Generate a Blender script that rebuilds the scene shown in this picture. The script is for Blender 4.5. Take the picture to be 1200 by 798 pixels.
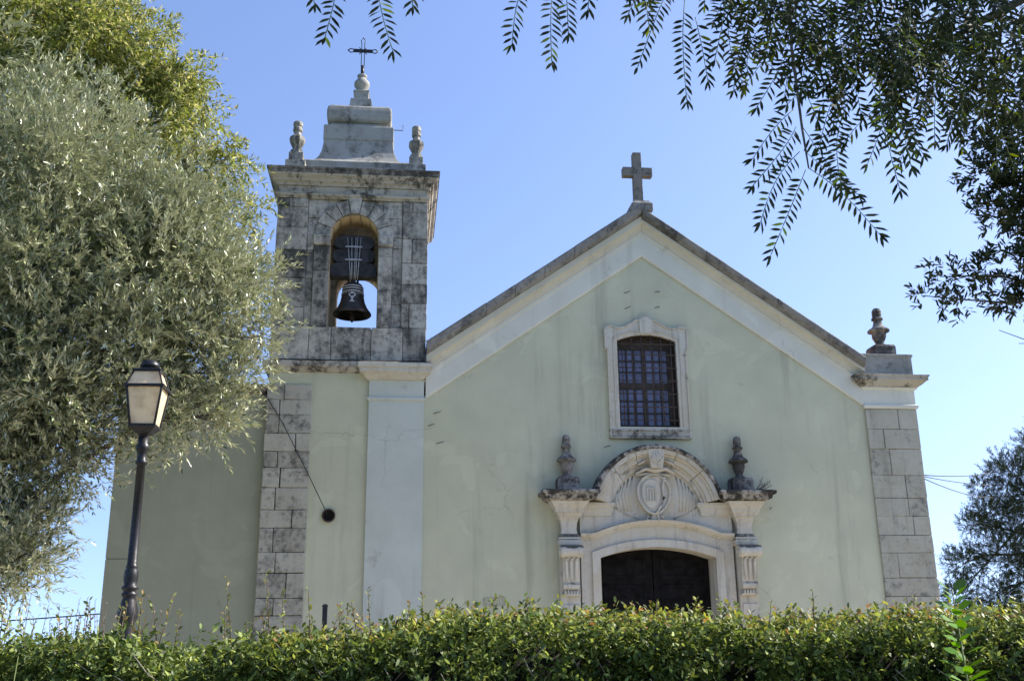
import bpy, math, random
import numpy as np
from mathutils import Matrix, Vector
from mathutils.geometry import tessellate_polygon

random.seed(7)
rng = np.random.default_rng(7)
sc = bpy.context.scene
for o in list(bpy.data.objects):
    bpy.data.objects.remove(o)

# ------------------------------------------------------------------ camera
cam_d = bpy.data.cameras.new("camera")
cam_d.sensor_width = 36.0
cam_d.lens = 36.0
cam_d.clip_start = 0.05
cam_d.clip_end = 3000
cam = bpy.data.objects.new("camera", cam_d)
sc.collection.objects.link(cam)
RIGHT = Vector((0.99381271, -0.11044922, -0.01171632))
DOWN = Vector((0.02013229, 0.28287251, -0.95894621))
FWD = Vector((0.10922909, 0.95277705, 0.28334589))
mw = Matrix.Identity(4)
for i, ax in enumerate((RIGHT, -DOWN, -FWD)):
    for k in range(3):
        mw[k][i] = ax[k]
mw.translation = Vector((-4.4426, -17.4652, 1.6))
cam.matrix_world = mw
sc.camera = cam

# ------------------------------------------------------------------ light
SUN_EL, SUN_BEHIND = 39.0, 7.0            # degrees; the sun stands to the right and a little behind the facade
world = bpy.data.worlds.new("World")
sc.world = world
world.use_nodes = True
wn = world.node_tree
bg = wn.nodes["Background"]
sky = wn.nodes.new("ShaderNodeTexSky")
sky.sky_type = 'NISHITA'
sky.sun_disc = False
sky.sun_elevation = math.radians(SUN_EL)
sky.sun_rotation = math.radians(90 - SUN_BEHIND)
sky.altitude = 100
sky.air_density = 1.0
sky.dust_density = .9
sky.ozone_density = 3.5
# clear dry air: keep the sky blue right down to the horizon by looking it up a few degrees higher
wtc = wn.nodes.new("ShaderNodeTexCoord")
lift = wn.nodes.new("ShaderNodeVectorMath"); lift.operation = 'ADD'
lift.inputs[1].default_value = (0, 0, .15)
norm = wn.nodes.new("ShaderNodeVectorMath"); norm.operation = 'NORMALIZE'
wn.links.new(wtc.outputs["Generated"], lift.inputs[0])
wn.links.new(lift.outputs[0], norm.inputs[0])
wn.links.new(norm.outputs[0], sky.inputs[0])
wb = wn.nodes.new("ShaderNodeMix"); wb.data_type = 'RGBA'; wb.blend_type = 'MULTIPLY'
wb.inputs[0].default_value = 1.0
wb.inputs[7].default_value = (1.11, 1.02, 1.07, 1)        # the camera's slightly violet white balance
wn.links.new(sky.outputs[0], wb.inputs[6])
wn.links.new(wb.outputs[2], bg.inputs[0])
bg.inputs[1].default_value = 0.145
sun_d = bpy.data.lights.new("sun", 'SUN')
sun_d.energy = 5.0
sun_d.angle = math.radians(0.5)
sun_d.color = (1.0, 0.94, 0.84)
sun = bpy.data.objects.new("sun", sun_d)
sc.collection.objects.link(sun)
e, a = math.radians(SUN_EL), math.radians(SUN_BEHIND)
SUNV = Vector((math.cos(e) * math.cos(a), math.cos(e) * math.sin(a), math.sin(e)))
sun.rotation_euler = SUNV.to_track_quat('Z', 'Y').to_euler()
sun.location = (30, 5, 40)
vs = sc.view_settings
vs.view_transform = 'Standard'
vs.look = 'None'
vs.gamma = 1
vs.use_curve_mapping = False
vs.exposure = 1.0

# ------------------------------------------------------------------ materials
def new_mat(name):
    m = bpy.data.materials.new(name)
    m.use_nodes = True
    nt = m.node_tree
    return m, nt, nt.nodes["Principled BSDF"]

class NT:
    """small helpers for wiring a node tree"""
    def __init__(s, nt):
        s.nt = nt
        s.pos = nt.nodes.new("ShaderNodeTexCoord").outputs["Object"]
    def n(s, t, **kw):
        nd = s.nt.nodes.new(t)
        for k, v in kw.items():
            setattr(nd, k, v)
        return nd
    def link(s, a_, b_):
        s.nt.links.new(a_, b_)
    def noise(s, scale, detail=6, rough=.6, stretch=None, off=0.0, dist=0.0):
        v = s.pos
        if stretch or off:
            mp = s.n("ShaderNodeMapping")
            mp.inputs["Scale"].default_value = stretch or (1, 1, 1)
            mp.inputs["Location"].default_value = (off, off * 1.7, off * .6)
            s.link(v, mp.inputs[0]); v = mp.outputs[0]
        nd = s.n("ShaderNodeTexNoise")
        nd.inputs["Scale"].default_value = scale
        nd.inputs["Detail"].default_value = detail
        nd.inputs["Roughness"].default_value = rough
        nd.inputs["Distortion"].default_value = dist
        s.link(v, nd.inputs["Vector"])
        return nd.outputs[0]
    def ramp(s, fac, lo, hi, a_=0.0, b_=1.0):
        nd = s.n("ShaderNodeMapRange", interpolation_type='SMOOTHSTEP')
        for k, v in zip(("From Min", "From Max", "To Min", "To Max"), (lo, hi, a_, b_)):
            nd.inputs[k].default_value = v
        s.link(fac, nd.inputs["Value"])
        return nd.outputs[0]
    def math(s, op, a_, b_):
        nd = s.n("ShaderNodeMath", operation=op)
        for i, v in enumerate((a_, b_)):
            if isinstance(v, (int, float)): nd.inputs[i].default_value = v
            else: s.link(v, nd.inputs[i])
        return nd.outputs[0]
    def mix(s, fac, a_, b_, mode='MIX'):
        nd = s.n("ShaderNodeMix", data_type='RGBA', blend_type=mode)
        for i, v in ((0, fac), (6, a_), (7, b_)):
            if isinstance(v, (int, float)): nd.inputs[i].default_value = v
            elif isinstance(v, tuple): nd.inputs[i].default_value = (*v, 1)
            else: s.link(v, nd.inputs[i])
        return nd.outputs[2]
    def attr(s, name):
        nd = s.n("ShaderNodeAttribute", attribute_name=name)
        return nd
    def bump(s, fac, strength, dist=.01):
        nd = s.n("ShaderNodeBump")
        nd.inputs["Strength"].default_value = strength
        nd.inputs["Distance"].default_value = dist
        s.link(fac, nd.inputs["Height"])
        return nd.outputs[0]

def plaster(name, col, dirt, damount=.35, streak=.5):
    m, nt, p = new_mat(name)
    t = NT(nt)
    big = t.ramp(t.noise(.55, 5, .6), .35, .7)
    mid = t.noise(2.6, 6, .62, off=3.1)
    st = t.ramp(t.noise(1.5, 5, .6, stretch=(2.2, 2.2, .16), off=7.7), .52, .78)
    blot = t.ramp(t.noise(1.9, 8, .7, off=12.3), .6, .74)
    c = t.mix(big, tuple(v * 1.03 for v in col), tuple(v * .90 for v in col))
    c = t.mix(t.ramp(mid, .3, .7, 0, .5), c, tuple(v * .86 for v in col))
    vo = t.n("ShaderNodeTexVoronoi", feature='DISTANCE_TO_EDGE')
    vo.inputs["Scale"].default_value = .55
    wv = t.n("ShaderNodeVectorMath", operation='ADD')
    wn_ = t.n("ShaderNodeTexNoise"); wn_.inputs["Scale"].default_value = 2.3; wn_.inputs["Detail"].default_value = 6
    t.link(t.pos, wn_.inputs["Vector"]); sc2 = t.n("ShaderNodeVectorMath", operation='SCALE'); sc2.inputs[3].default_value = .5
    t.link(wn_.outputs["Color"], sc2.inputs[0]); t.link(t.pos, wv.inputs[0]); t.link(sc2.outputs[0], wv.inputs[1]); t.link(wv.outputs[0], vo.inputs["Vector"])
    ck = t.math('MULTIPLY', t.ramp(vo.outputs["Distance"], .0015, .006, 1, 0), t.ramp(t.noise(.45, 2, .5, off=31), .56, .63))
    c = t.mix(t.math('MULTIPLY', ck, .32), c, tuple(v * .35 for v in col))
    pt = t.ramp(t.noise(1.1, 4, .5, off=44, dist=1.2), .60, .63)
    c = t.mix(t.math('MULTIPLY', pt, .22), c, tuple(min(.8, v * 1.25) for v in col))
    c = t.mix(t.math('MULTIPLY', st, streak * .55), c, dirt)
    c = t.mix(t.math('MULTIPLY', blot, damount * .5), c, dirt)
    t.link(c, p.inputs["Base Color"])
    p.inputs["Roughness"].default_value = .9
    p.inputs["Specular IOR Level"].default_value = .2
    h = t.math('ADD', t.math('MULTIPLY', t.noise(1.2, 3, .5, off=2), 1.5), t.math('MULTIPLY', t.noise(45, 5, .7), .12))
    t.link(t.bump(h, .35, .03), p.inputs["Normal"])
    return m

def stone(name, light, warm, dark, lo, hi, fine=.5, up=0.0, streak=0.0, tmask=.22, run=0.0):
    """weathered limestone: warm and pale clouds, black lichen in ragged patches, dirt on ledges that face up"""
    m, nt, p = new_mat(name)
    t = NT(nt)
    n1 = t.noise(2.1, 10, .72, off=4.2)
    n2 = t.noise(11, 9, .76, off=9.1)
    n3 = t.noise(38, 6, .7, off=1.3)
    mask = t.math('ADD', t.math('MULTIPLY', n1, .55), t.math('MULTIPLY', n2, .45))
    tint = t.attr("tint").outputs["Fac"]
    mask = t.math('ADD', mask, t.math('MULTIPLY', t.math('SUBTRACT', 1.0, tint), tmask))
    if run:                                   # long vertical water runs, crossing the joints
        rn = t.noise(1.7, 7, .66, stretch=(2.0, 2.0, .30), off=21.0, dist=.6)
        mask = t.math('ADD', mask, t.math('MULTIPLY', t.math('SUBTRACT', rn, .5), run))
    if up:
        g = t.n("ShaderNodeNewGeometry")
        sx = t.n("ShaderNodeSeparateXYZ"); t.link(g.outputs["Normal"], sx.inputs[0])
        mask = t.math('ADD', mask, t.math('MULTIPLY', t.ramp(sx.outputs[2], .1, .9), up))
    k = t.ramp(mask, lo, hi)
    c = t.mix(t.ramp(t.noise(2.2, 5, .6, off=15), .38, .66), light, warm)
    c = t.mix(t.ramp(n3, .35, .75, 0, .35 * fine), c, tuple(v * .62 for v in light))
    c = t.mix(t.ramp(n2, .57, .66, 0, fine * .6), c, tuple(v * .5 for v in light))
    c = t.mix(k, c, dark)
    if streak:
        sv = t.noise(3.2, 6, .65, stretch=(2.6, 2.6, .22), off=5.5)
        c = t.mix(t.ramp(sv, .5, .72, 0, streak), c, tuple(v * .42 for v in light))
    tv = t.math('ADD', t.math('MULTIPLY', tint, .4), .6)
    cm = t.n("ShaderNodeCombineColor")
    for i in range(3): t.link(tv, cm.inputs[i])
    c = t.mix(1.0, c, cm.outputs[0], 'MULTIPLY')
    t.link(c, p.inputs["Base Color"])
    p.inputs["Roughness"].default_value = .92
    p.inputs["Specular IOR Level"].default_value = .15
    h = t.math('ADD', n2, t.math('MULTIPLY', n3, .45))
    t.link(t.bump(h, .55, .02), p.inputs["Normal"])
    return m

def simple(name, col, rough=.6, metal=0.0, var=.25, nscale=12, bump=.2, spec=.4):
    m, nt, p = new_mat(name)
    t = NT(nt)
    n = t.noise(nscale, 6, .65)
    c = t.mix(t.ramp(n, .3, .7), tuple(v * (1 + var) for v in col), tuple(v * (1 - var) for v in col))
    t.link(c, p.inputs["Base Color"])
    t.link(t.ramp(n, .3, .7, max(.05, rough - .12), min(1, rough + .12)), p.inputs["Roughness"])
    p.inputs["Metallic"].default_value = metal
    p.inputs["Specular IOR Level"].default_value = spec
    if bump: t.link(t.bump(n, bump, .01), p.inputs["Normal"])
    return m

def leaf_mat(name, under=None, trans=.3, rough=.5, spec=.35):
    """leaf colour comes from the per-leaf attribute 'col'; optional paler underside"""
    m, nt, p = new_mat(name)
    t = NT(nt)
    c = t.attr("col").outputs["Color"]
    if under:
        g = t.n("ShaderNodeNewGeometry")
        c = t.mix(g.outputs["Backfacing"], c, t.mix(.8, c, under))
    t.link(c, p.inputs["Base Color"])
    p.inputs["Roughness"].default_value = rough
    p.inputs["Specular IOR Level"].default_value = spec
    tr = t.n("ShaderNodeBsdfTranslucent")
    hs = t.n("ShaderNodeHueSaturation")
    hs.inputs["Hue"].default_value = .485
    hs.inputs["Saturation"].default_value = 1.15
    hs.inputs["Value"].default_value = 1.5
    t.link(c, hs.inputs["Color"]); t.link(hs.outputs[0], tr.inputs["Color"])
    mx = t.n("ShaderNodeMixShader"); mx.inputs[0].default_value = trans
    out = [n for n in nt.nodes if n.type == 'OUTPUT_MATERIAL'][0]
    t.link(p.outputs[0], mx.inputs[1]); t.link(tr.outputs[0], mx.inputs[2]); t.link(mx.outputs[0], out.inputs[0])
    return m

M = {}
M['cream'] = plaster("cream_plaster", (.52, .525, .38), (.28, .275, .21), .9, 1.1)
M['shaded_cream'] = plaster("shaded_green_plaster", (.325, .335, .24), (.18, .185, .145), .5, .6)  # greenish wing plaster with the olive tree's shade put into its colour
M['white'] = plaster("white_limewash", (.62, .625, .54), (.33, .31, .26), 1.1, .9)
M['cream_white'] = plaster("stained_cream_limewash", (.56, .535, .42), (.26, .24, .19), 1.3, 1.0)
M['blue_white'] = plaster("bluish_limewash", (.50, .535, .475), (.27, .27, .24), 1.5, .9)
M['pale_stone'] = stone("pale_limestone", (.565, .545, .465), (.54, .485, .375), (.10, .095, .08), .54, .70, .7, up=.22, streak=.55)
M['grey_stone'] = stone("lichen_grey_limestone", (.53, .51, .445), (.46, .43, .365), (.08, .08, .073), .425, .66, 1.0, up=.08, streak=.35, tmask=.16, run=.45)
M['quoin'] = stone("weathered_quoin_stone", (.47, .455, .375), (.42, .40, .32), (.10, .097, .088), .50, .66, .9, streak=.35, tmask=.14)
M['pier'] = stone("grey_pier_stone", (.465, .45, .365), (.41, .39, .30), (.13, .125, .115), .53, .72, .9, streak=.4)
M['lichen_dark'] = stone("black_and_white_lichen_stone", (.42, .40, .36), (.30, .28, .24), (.045, .043, .038), .43, .53, .7, tmask=.05)
M['cornice'] = stone("grimy_cornice_stone", (.44, .42, .36), (.40, .36, .28), (.06, .056, .048), .47, .60, .8, up=.1, run=.3)
M['finial'] = stone("mottled_grey_finial_stone", (.33, .31, .28), (.25, .23, .20), (.06, .057, .05), .40, .55, .7)
M['dark_stone'] = stone("black_weathered_stone", (.20, .19, .17), (.23, .21, .18), (.05, .048, .043), .47, .62, .6)
M['coping'] = stone("grey_coping_stone", (.28, .275, .255), (.21, .205, .19), (.075, .075, .07), .45, .64, .9, run=.3)
M['roof_stone'] = stone("smooth_grey_roof_render", (.36, .355, .32), (.30, .29, .25), (.10, .098, .085), .5, .68, .6, up=.04, streak=.4, run=.4)
M['ochre'] = stone("bounce_tinted_arch_stone", (.56, .44, .26), (.46, .34, .19), (.16, .12, .08), .6, .78, .4)  # ochre carries the warm bounce light under the arch
M['iron'] = simple("black_iron", (.018, .018, .02), .45, .3, .3, 30, .2)
M['rust'] = simple("rusty_iron", (.07, .05, .04), .75, .2, .4, 40, .3)
M['steel'] = simple("galvanised_strap", (.32, .32, .31), .5, .5, .3, 20, .1)
M['wood'] = simple("dark_stained_wood", (.009, .0085, .0085), .75, 0, .4, 8, .3, spec=.1)
M['beam'] = simple("black_headstock_wood", (.022, .02, .02), .6, 0, .5, 9, .4)
M['bronze'] = simple("dark_bell_bronze", (.045, .04, .036), .5, .5, .4, 6, .2)
M['paint'] = simple("pale_relief", (.42, .42, .42), .7, 0, .15, 20, .0)
M['pane'] = simple("window_pane", (.10, .11, .19), .12, 0, .25, 2.5, .03, spec=.6)  # blue base colour stands in for the reflected sky
M['sash'] = simple("brown_window_wood", (.05, .04, .032), .7, 0, .3, 10, .2)
M['tile'] = simple("roof_tile", (.36, .19, .12), .9, 0, .35, 5, .4)
M['dirt'] = simple("hedge_core_shade", (.012, .011, .008), 1, 0, .3, 6, .5)  # near-black for the hedge core: shade between leaves put into colour
M['twig'] = simple("brown_twig", (.085, .065, .045), .9, 0, .3, 20, .3)
M['pale_twig'] = simple("pale_woody_twig", (.27, .24, .18), .85, 0, .35, 25, .2)
M['bark'] = simple("grey_bark", (.12, .105, .085), .95, 0, .4, 14, .8)
M['cable'] = simple("black_cable", (.025, .025, .025), .7, 0, .2, 10, 0)
M['grass'] = simple("lawn_grass", (.06, .09, .03), .95, 0, .45, 3, .6)
M['paving'] = simple("pale_bounce_paving", (.42, .365, .28), .9, 0, .2, 4, .3)  # pale so that it throws light back at the facade
M['shoot'] = simple("young_stem", (.12, .15, .05), .8, 0, .2, 20, 0)
M['olive'] = leaf_mat("olive_leaf", (.42, .43, .29), .08, .3, .7)
M['acacia'] = leaf_mat("yellow_green_leaf", None, .38, .5)
M['dark_leaf'] = leaf_mat("dark_glossy_leaf", None, .12, .5, .25)
M['spray'] = leaf_mat("pinnate_leaf", None, .22, .6, .12)
M['hedge'] = leaf_mat("hedge_leaf", None, .3, .5, .28)
M['pine'] = leaf_mat("pine_needle", None, .15, .6)

def lamp_glass():
    m, nt, p = new_mat("frosted_lamp_glass")
    t = NT(nt)
    n = t.noise(7, 6, .65)
    c = t.mix(t.ramp(n, .4, .75), (.95, .86, .64), (.74, .62, .42))
    t.link(c, p.inputs["Base Color"])
    p.inputs["Roughness"].default_value = .35
    tr = t.n("ShaderNodeBsdfTranslucent"); t.link(c, tr.inputs["Color"])
    mx = t.n("ShaderNodeMixShader"); mx.inputs[0].default_value = .5
    out = [q for q in nt.nodes if q.type == 'OUTPUT_MATERIAL'][0]
    t.link(p.outputs[0], mx.inputs[1]); t.link(tr.outputs[0], mx.inputs[2]); t.link(mx.outputs[0], out.inputs[0])
    return m
M['lamp_glass'] = lamp_glass()

# ------------------------------------------------------------------ mesh helpers
def tag(o, label=None, cat=None, group=None, kind=None):
    if label: o["label"] = label
    if cat: o["category"] = cat
    if group: o["group"] = group
    if kind: o["kind"] = kind
    return o

def empty(name, loc, label, cat, group=None):
    o = bpy.data.objects.new(name, None)
    o.empty_display_size = .2
    sc.collection.objects.link(o)
    o.location = loc
    return tag(o, label, cat, group)

def adopt(o, parent):
    if parent is not None:
        o.parent = parent
        # geometry is written in world metres: cancel the parent's own place
        w = Vector((0, 0, 0)); q = parent
        while q is not None:
            w += q.location; q = q.parent
        o.location = -w
    return o

class MB:
    def __init__(s):
        s.v = []; s.f = []; s.t = []; s.sm = []
    def face(s, idx, t=1.0, sm=False):
        s.f.append(tuple(idx)); s.t.append(t); s.sm.append(sm)
    def box(s, x0, x1, y0, y1, z0, z1, t=1.0, jit=0.0):
        b = len(s.v)
        for x in (x0, x1):
            for y in (y0, y1):
                for z in (z0, z1):
                    s.v.append((x + random.uniform(-jit, jit), y + random.uniform(-jit, jit) * .6, z + random.uniform(-jit, jit)))
        for q in ((0, 1, 3, 2), (4, 6, 7, 5), (0, 4, 5, 1), (2, 3, 7, 6), (0, 2, 6, 4), (1, 5, 7, 3)):
            s.face([b + i for i in q], t)
        return s
    def prism(s, outer, y0, y1, holes=(), t=1.0, sm=False):
        """polygon in the XZ plane (with holes) extruded from y0 (front) to y1 (back)"""
        loops = [list(outer)] + [list(h) for h in holes]
        flat = [p for l in loops for p in l]
        tris = tessellate_polygon([[Vector((p[0], p[1], 0)) for p in l] for l in loops])
        b = len(s.v); n = len(flat)
        s.v += [(p[0], y0, p[1]) for p in flat] + [(p[0], y1, p[1]) for p in flat]
        for tr in tris:
            a_, c_, d_ = (flat[i] for i in tr)
            ccw = (c_[0] - a_[0]) * (d_[1] - a_[1]) - (c_[1] - a_[1]) * (d_[0] - a_[0]) > 0
            tr = tr if ccw else tr[::-1]
            s.face([b + i for i in tr], t)
            s.face([b + n + i for i in tr[::-1]], t)
        k = 0
        for li, l in enumerate(loops):
            area = sum(l[i][0] * l[(i + 1) % len(l)][1] - l[(i + 1) % len(l)][0] * l[i][1] for i in range(len(l)))
            fwd = (area > 0) == (li == 0)
            for i in range(len(l)):
                p, q = b + k + i, b + k + (i + 1) % len(l)
                fc = [q, p, p + n, q + n] if fwd else [p, q, q + n, p + n]
                s.face(fc, t, sm)
            k += len(l)
        return s
    def rect_loft(s, prof, x0, x1, y0, y1, t=1.0, sm=False):
        """profile of (out, z): mitred rectangular moulding round x0..x1, y0..y1"""
        b = len(s.v)
        for o, z in prof:
            s.v += [(x0 - o, y0 - o, z), (x1 + o, y0 - o, z), (x1 + o, y1 + o, z), (x0 - o, y1 + o, z)]
        for k in range(len(prof) - 1):
            for i in range(4):
                j = (i + 1) % 4
                s.face([b + 4 * k + i, b + 4 * k + j, b + 4 * k + 4 + j, b + 4 * k + 4 + i], t, sm)
        s.face([b + 3, b + 2, b + 1, b], t)
        e_ = b + 4 * (len(prof) - 1)
        s.face([e_, e_ + 1, e_ + 2, e_ + 3], t)
        return s
    def lathe(s, prof, cx, cy, seg=20, t=1.0, sm=True, z0=0.0, sc_=1.0, rs=1.0, caps=True):
        b = len(s.v)
        for r, z in prof:
            for i in range(seg):
                a_ = 2 * math.pi * (i + .5) / seg
                s.v.append((cx + r * rs * math.cos(a_), cy + r * rs * math.sin(a_), z0 + z * sc_))
        for k in range(len(prof) - 1):
            for i in range(seg):
                j = (i + 1) % seg
                s.face([b + k * seg + i, b + k * seg + j, b + (k + 1) * seg + j, b + (k + 1) * seg + i], t, sm)
        if caps:
            s.face([b + i for i in range(seg)][::-1], t)
            e_ = b + (len(prof) - 1) * seg
            s.face([e_ + i for i in range(seg)], t)
        return s
    def tube(s, pts, rad, seg=6, t=1.0):
        pts = [Vector(p) for p in pts]
        if not isinstance(rad, (list, tuple)): rad = [rad] * len(pts)
        b = len(s.v)
        for i, p in enumerate(pts):
            d = (pts[min(i + 1, len(pts) - 1)] - pts[max(i - 1, 0)])
            d = d.normalized() if d.length > 1e-9 else Vector((0, 0, 1))
            u = d.cross(Vector((0, 0, 1)) if abs(d.z) < .9 else Vector((1, 0, 0))).normalized()
            w = d.cross(u)
            for k in range(seg):
                a_ = 2 * math.pi * k / seg
                s.v.append(tuple(p + (u * math.cos(a_) + w * math.sin(a_)) * rad[i]))
        for i in range(len(pts) - 1):
            for k in range(seg):
                j = (k + 1) % seg
                s.face([b + i * seg + k, b + i * seg + j, b + (i + 1) * seg + j, b + (i + 1) * seg + k], t, True)
        s.face([b + k for k in range(seg)][::-1], t)
        e_ = b + (len(pts) - 1) * seg
        s.face([e_ + k for k in range(seg)], t)
        return s
    def strip(s, curve, prof, t=1.0, sm=False):
        """sweep a moulding: curve gives (x, z, nx, nz); prof gives (offset along normal, y); closed profile"""
        b = len(s.v); n = len(prof)
        for x, z, nx, nz in curve:
            s.v += [(x + nx * o, y, z + nz * o) for o, y in prof]
        for i in range(len(curve) - 1):
            for k in range(n):
                j = (k + 1) % n
                s.face([b + i * n + k, b + i * n + j, b + (i + 1) * n + j, b + (i + 1) * n + k], t, sm)
        s.face([b + k for k in range(n)][::-1], t)
        e_ = b + (len(curve) - 1) * n
        s.face([e_ + k for k in range(n)], t)
        return s
    def build(s, name, mat, parent=None, bevel=0.0, label=None, fix=True):
        me = bpy.data.meshes.new(name)
        me.from_pydata(s.v, [], s.f)
        me.materials.append(mat)
        at = me.attributes.new("tint", 'FLOAT', 'FACE')
        at.data.foreach_set("value", np.array(s.t, dtype=np.float32))
        me.polygons.foreach_set("use_smooth", np.array(s.sm, dtype=bool))
        if fix:
            import bmesh
            bm = bmesh.new(); bm.from_mesh(me)
            bmesh.ops.recalc_face_normals(bm, faces=bm.faces)
            bm.to_mesh(me); bm.free()
        me.update()
        o = bpy.data.objects.new(name, me)
        sc.collection.objects.link(o)
        adopt(o, parent)
        if bevel:
            bv = o.modifiers.new("bevel", 'BEVEL')
            bv.width = bevel; bv.segments = 2; bv.limit_method = 'ANGLE'; bv.angle_limit = math.radians(40)
        if label: o["label"] = label
        return o

def arc(cx, cz, r, a0, a1, n):
    """angles in degrees, measured from +X; returns (x, z, nx, nz)"""
    out = []
    for i in range(n + 1):
        a_ = math.radians(a0 + (a1 - a0) * i / n)
        out.append((cx + r * math.cos(a_), cz + r * math.sin(a_), math.cos(a_), math.sin(a_)))
    return out

def seg_arc(x0, x1, z, rise, n=14):
    """points of a segmental arch from (x0,z) over to (x1,z)"""
    h = abs(x1 - x0) / 2; r = (h * h + rise * rise) / (2 * rise); cx = (x0 + x1) / 2; cz = z + rise - r
    a0 = math.atan2(z - cz, x0 - cx); a1 = math.atan2(z - cz, x1 - cx)
    return [(cx + r * math.cos(a0 + (a1 - a0) * i / n), cz + r * math.sin(a0 + (a1 - a0) * i / n)) for i in range(n + 1)]

def courses(mb, x0, x1, z0, z1, y0, y1, hs=(.3, .46), split=.75, gap=.007, tr=(.5, 1.05), jit=.004, side=None):
    """ashlar blocks in courses, each with a tone of its own"""
    z = z0
    while z < z1 - .02:
        h = min(random.uniform(*hs), z1 - z)
        if z1 - z - h < .14: h = z1 - z
        w = x1 - x0
        cuts = [x0, x1]
        if random.random() < split:
            cuts.insert(1, x0 + w * random.choice((.3, .38, .62, .68)))
        for c0, c1 in zip(cuts, cuts[1:]):
            d = random.uniform(0, .018)
            mb.box(c0 + gap * (c0 > x0), c1 - gap * (c1 < x1), y0 + d, y1, z + gap * .5, z + h - gap * .5, random.uniform(*tr), jit)
        z += h

# ------------------------------------------------------------------ ground
g = MB(); g.v = [(-900, -900, 0), (900, -900, 0), (900, 900, 0), (-900, 900, 0)]; g.face((0, 1, 2, 3))
tag(g.build("ground", M['grass'], fix=False), kind="structure")
g = MB(); g.v = [(-14, -12.2, .004), (14, -12.2, .004), (14, 16, .004), (-14, 16, .004)]; g.face((0, 1, 2, 3))
tag(g.build("unseen_bounce_paving", M['paving'], fix=False), kind="structure")  # unseen pale paving, added to bounce sunlight onto the shaded facade

# ------------------------------------------------------------------ church
church = empty("church", (0, 0, 0), "cream and white church with a stone bell tower and a dark-edged gable", "church")
SL = .696

# nave
w = MB()
w.prism([(-4.0, 0), (4.03, 0), (4.03, 5.75), (0, 8.6), (-4.0, 5.75)], 0, .5,
        holes=[[(-1.06, .02), (1.06, .02), (1.06, 3.2), (-1.06, 3.2)], [(-.60, 5.15), (.60, 5.15), (.60, 7.0), (-.60, 7.0)]])
nave = w.build("nave_wall", M['cream'], church)
w = MB()
w.box(4.02, 4.94, .1, 16, 0, 6.0); w.box(-4.0, -3.5, 2.8, 16, 0, 6.0); w.box(-3.5, 4.02, 15.5, 16, 0, 6.0)
w.build("side_wall", M['cream'], church)
r = MB()
for sx, xe in ((-1, -4.3), (1, 5.2)):
    r.v += [(.3, .35, 8.75), (.3, 16.2, 8.75), (xe, 16.2, 5.95), (xe, .35, 5.95)]
    n = len(r.v) - 4; r.face((n, n + 1, n + 2, n + 3))
    r.v += [(.3, .35, 8.65), (.3, 16.2, 8.65), (xe, 16.2, 5.85), (xe, .35, 5.85)]
    r.face((n + 7, n + 6, n + 5, n + 4)); r.face((n, n + 3, n + 7, n + 4)); r.face((n + 3, n + 2, n + 6, n + 7))
r.build("roof", M['tile'], church)

# raking mouldings: (y, apex height) profiles swept down both slopes
def rake(prof, side, xend):
    mb = MB(); n = len(prof)
    for x in (0.0, xend):
        mb.v += [(x, y, za - SL * abs(x)) for y, za in prof]
    for k in range(n):
        j = (k + 1) % n
        mb.face((k, j, n + j, n + k))
    mb.face(range(n)); mb.face(range(n, 2 * n))
    return mb
fascia = MB()
mould = MB(); cop = MB()
def merge(a_, b_):
    o = len(a_.v); a_.v += b_.v
    for f, t_, s_ in zip(b_.f, b_.t, b_.sm): a_.face([o + i for i in f], t_, s_)
NB = 9
for side, xe in ((-1, -3.97), (1, 4.02)):
    merge(fascia, rake([(.02, 8.46), (-.035, 8.46), (-.05, 8.50), (-.05, 8.86), (-.075, 8.88), (-.075, 8.94), (.02, 8.94)], side, xe))
    tp = 9.215 if side < 0 else 9.15
    merge(mould, rake([(.02, 8.943), (-.085, 8.943), (-.10, 8.97), (-.115, 9.02), (-.15, 9.06), (-.19, 9.085), (-.19, tp), (.02, tp)], side, xe))
    t2 = 9.43 if side < 0 else 9.33
    xa = 0.0
    while abs(xa) < abs(xe) - .01:
        xb = xa + side * random.uniform(.5, .8)
        if abs(xe) - abs(xb) < .35: xb = xe
        j, jy = random.uniform(-.006, .006), random.uniform(-.007, .007)
        m_ = rake([(.45, tp + .003), (-.21 + jy, tp + .003), (-.24 + jy, tp + .03), (-.30 + jy, tp + .06), (-.32 + jy, t2 - .03 + j), (-.30 + jy, t2 + j), (.45, t2 + .05 + j)], side, 1.0)
        m_.v = [(xa + side * .0012 if x == 0 else xb - side * .0012, y, z + (SL if x else 0) - SL * abs(xa if x == 0 else xb)) for x, y, z in m_.v]
        m_.t = [random.uniform(.85, 1.08)] * len(m_.t)
        merge(cop, m_)
        xa = xb
fascia.build("raking_fascia", M['white'], church, label="white flat band under the raking cornice")
mould.build("raking_cornice", M['cream_white'], church, .006)
co = cop.build("gable_coping", M['coping'], church, .012, label="dark grey weathered gable coping")
ap = MB(); ap.rect_loft([(0, 9.28), (0, 9.43), (-.04, 9.47), (-.05, 9.5)], -.2, .2, -.30, .3)
ap.build("apex_block", M['coping'], co, .01)
# stone cross at the apex
cr = MB()
cr.rect_loft([(.03, 9.48), (.03, 9.53), (0, 9.55), (-.005, 10.58)], -.085, .085, -.07, .09)
cr.box(-.285, -.083, -.062, .082, 10.09, 10.27); cr.box(.083, .285, -.062, .082, 10.09, 10.27)
cr.build("stone_cross", M['dark_stone'], church, .008, label="dark stone cross on the gable apex")

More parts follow.
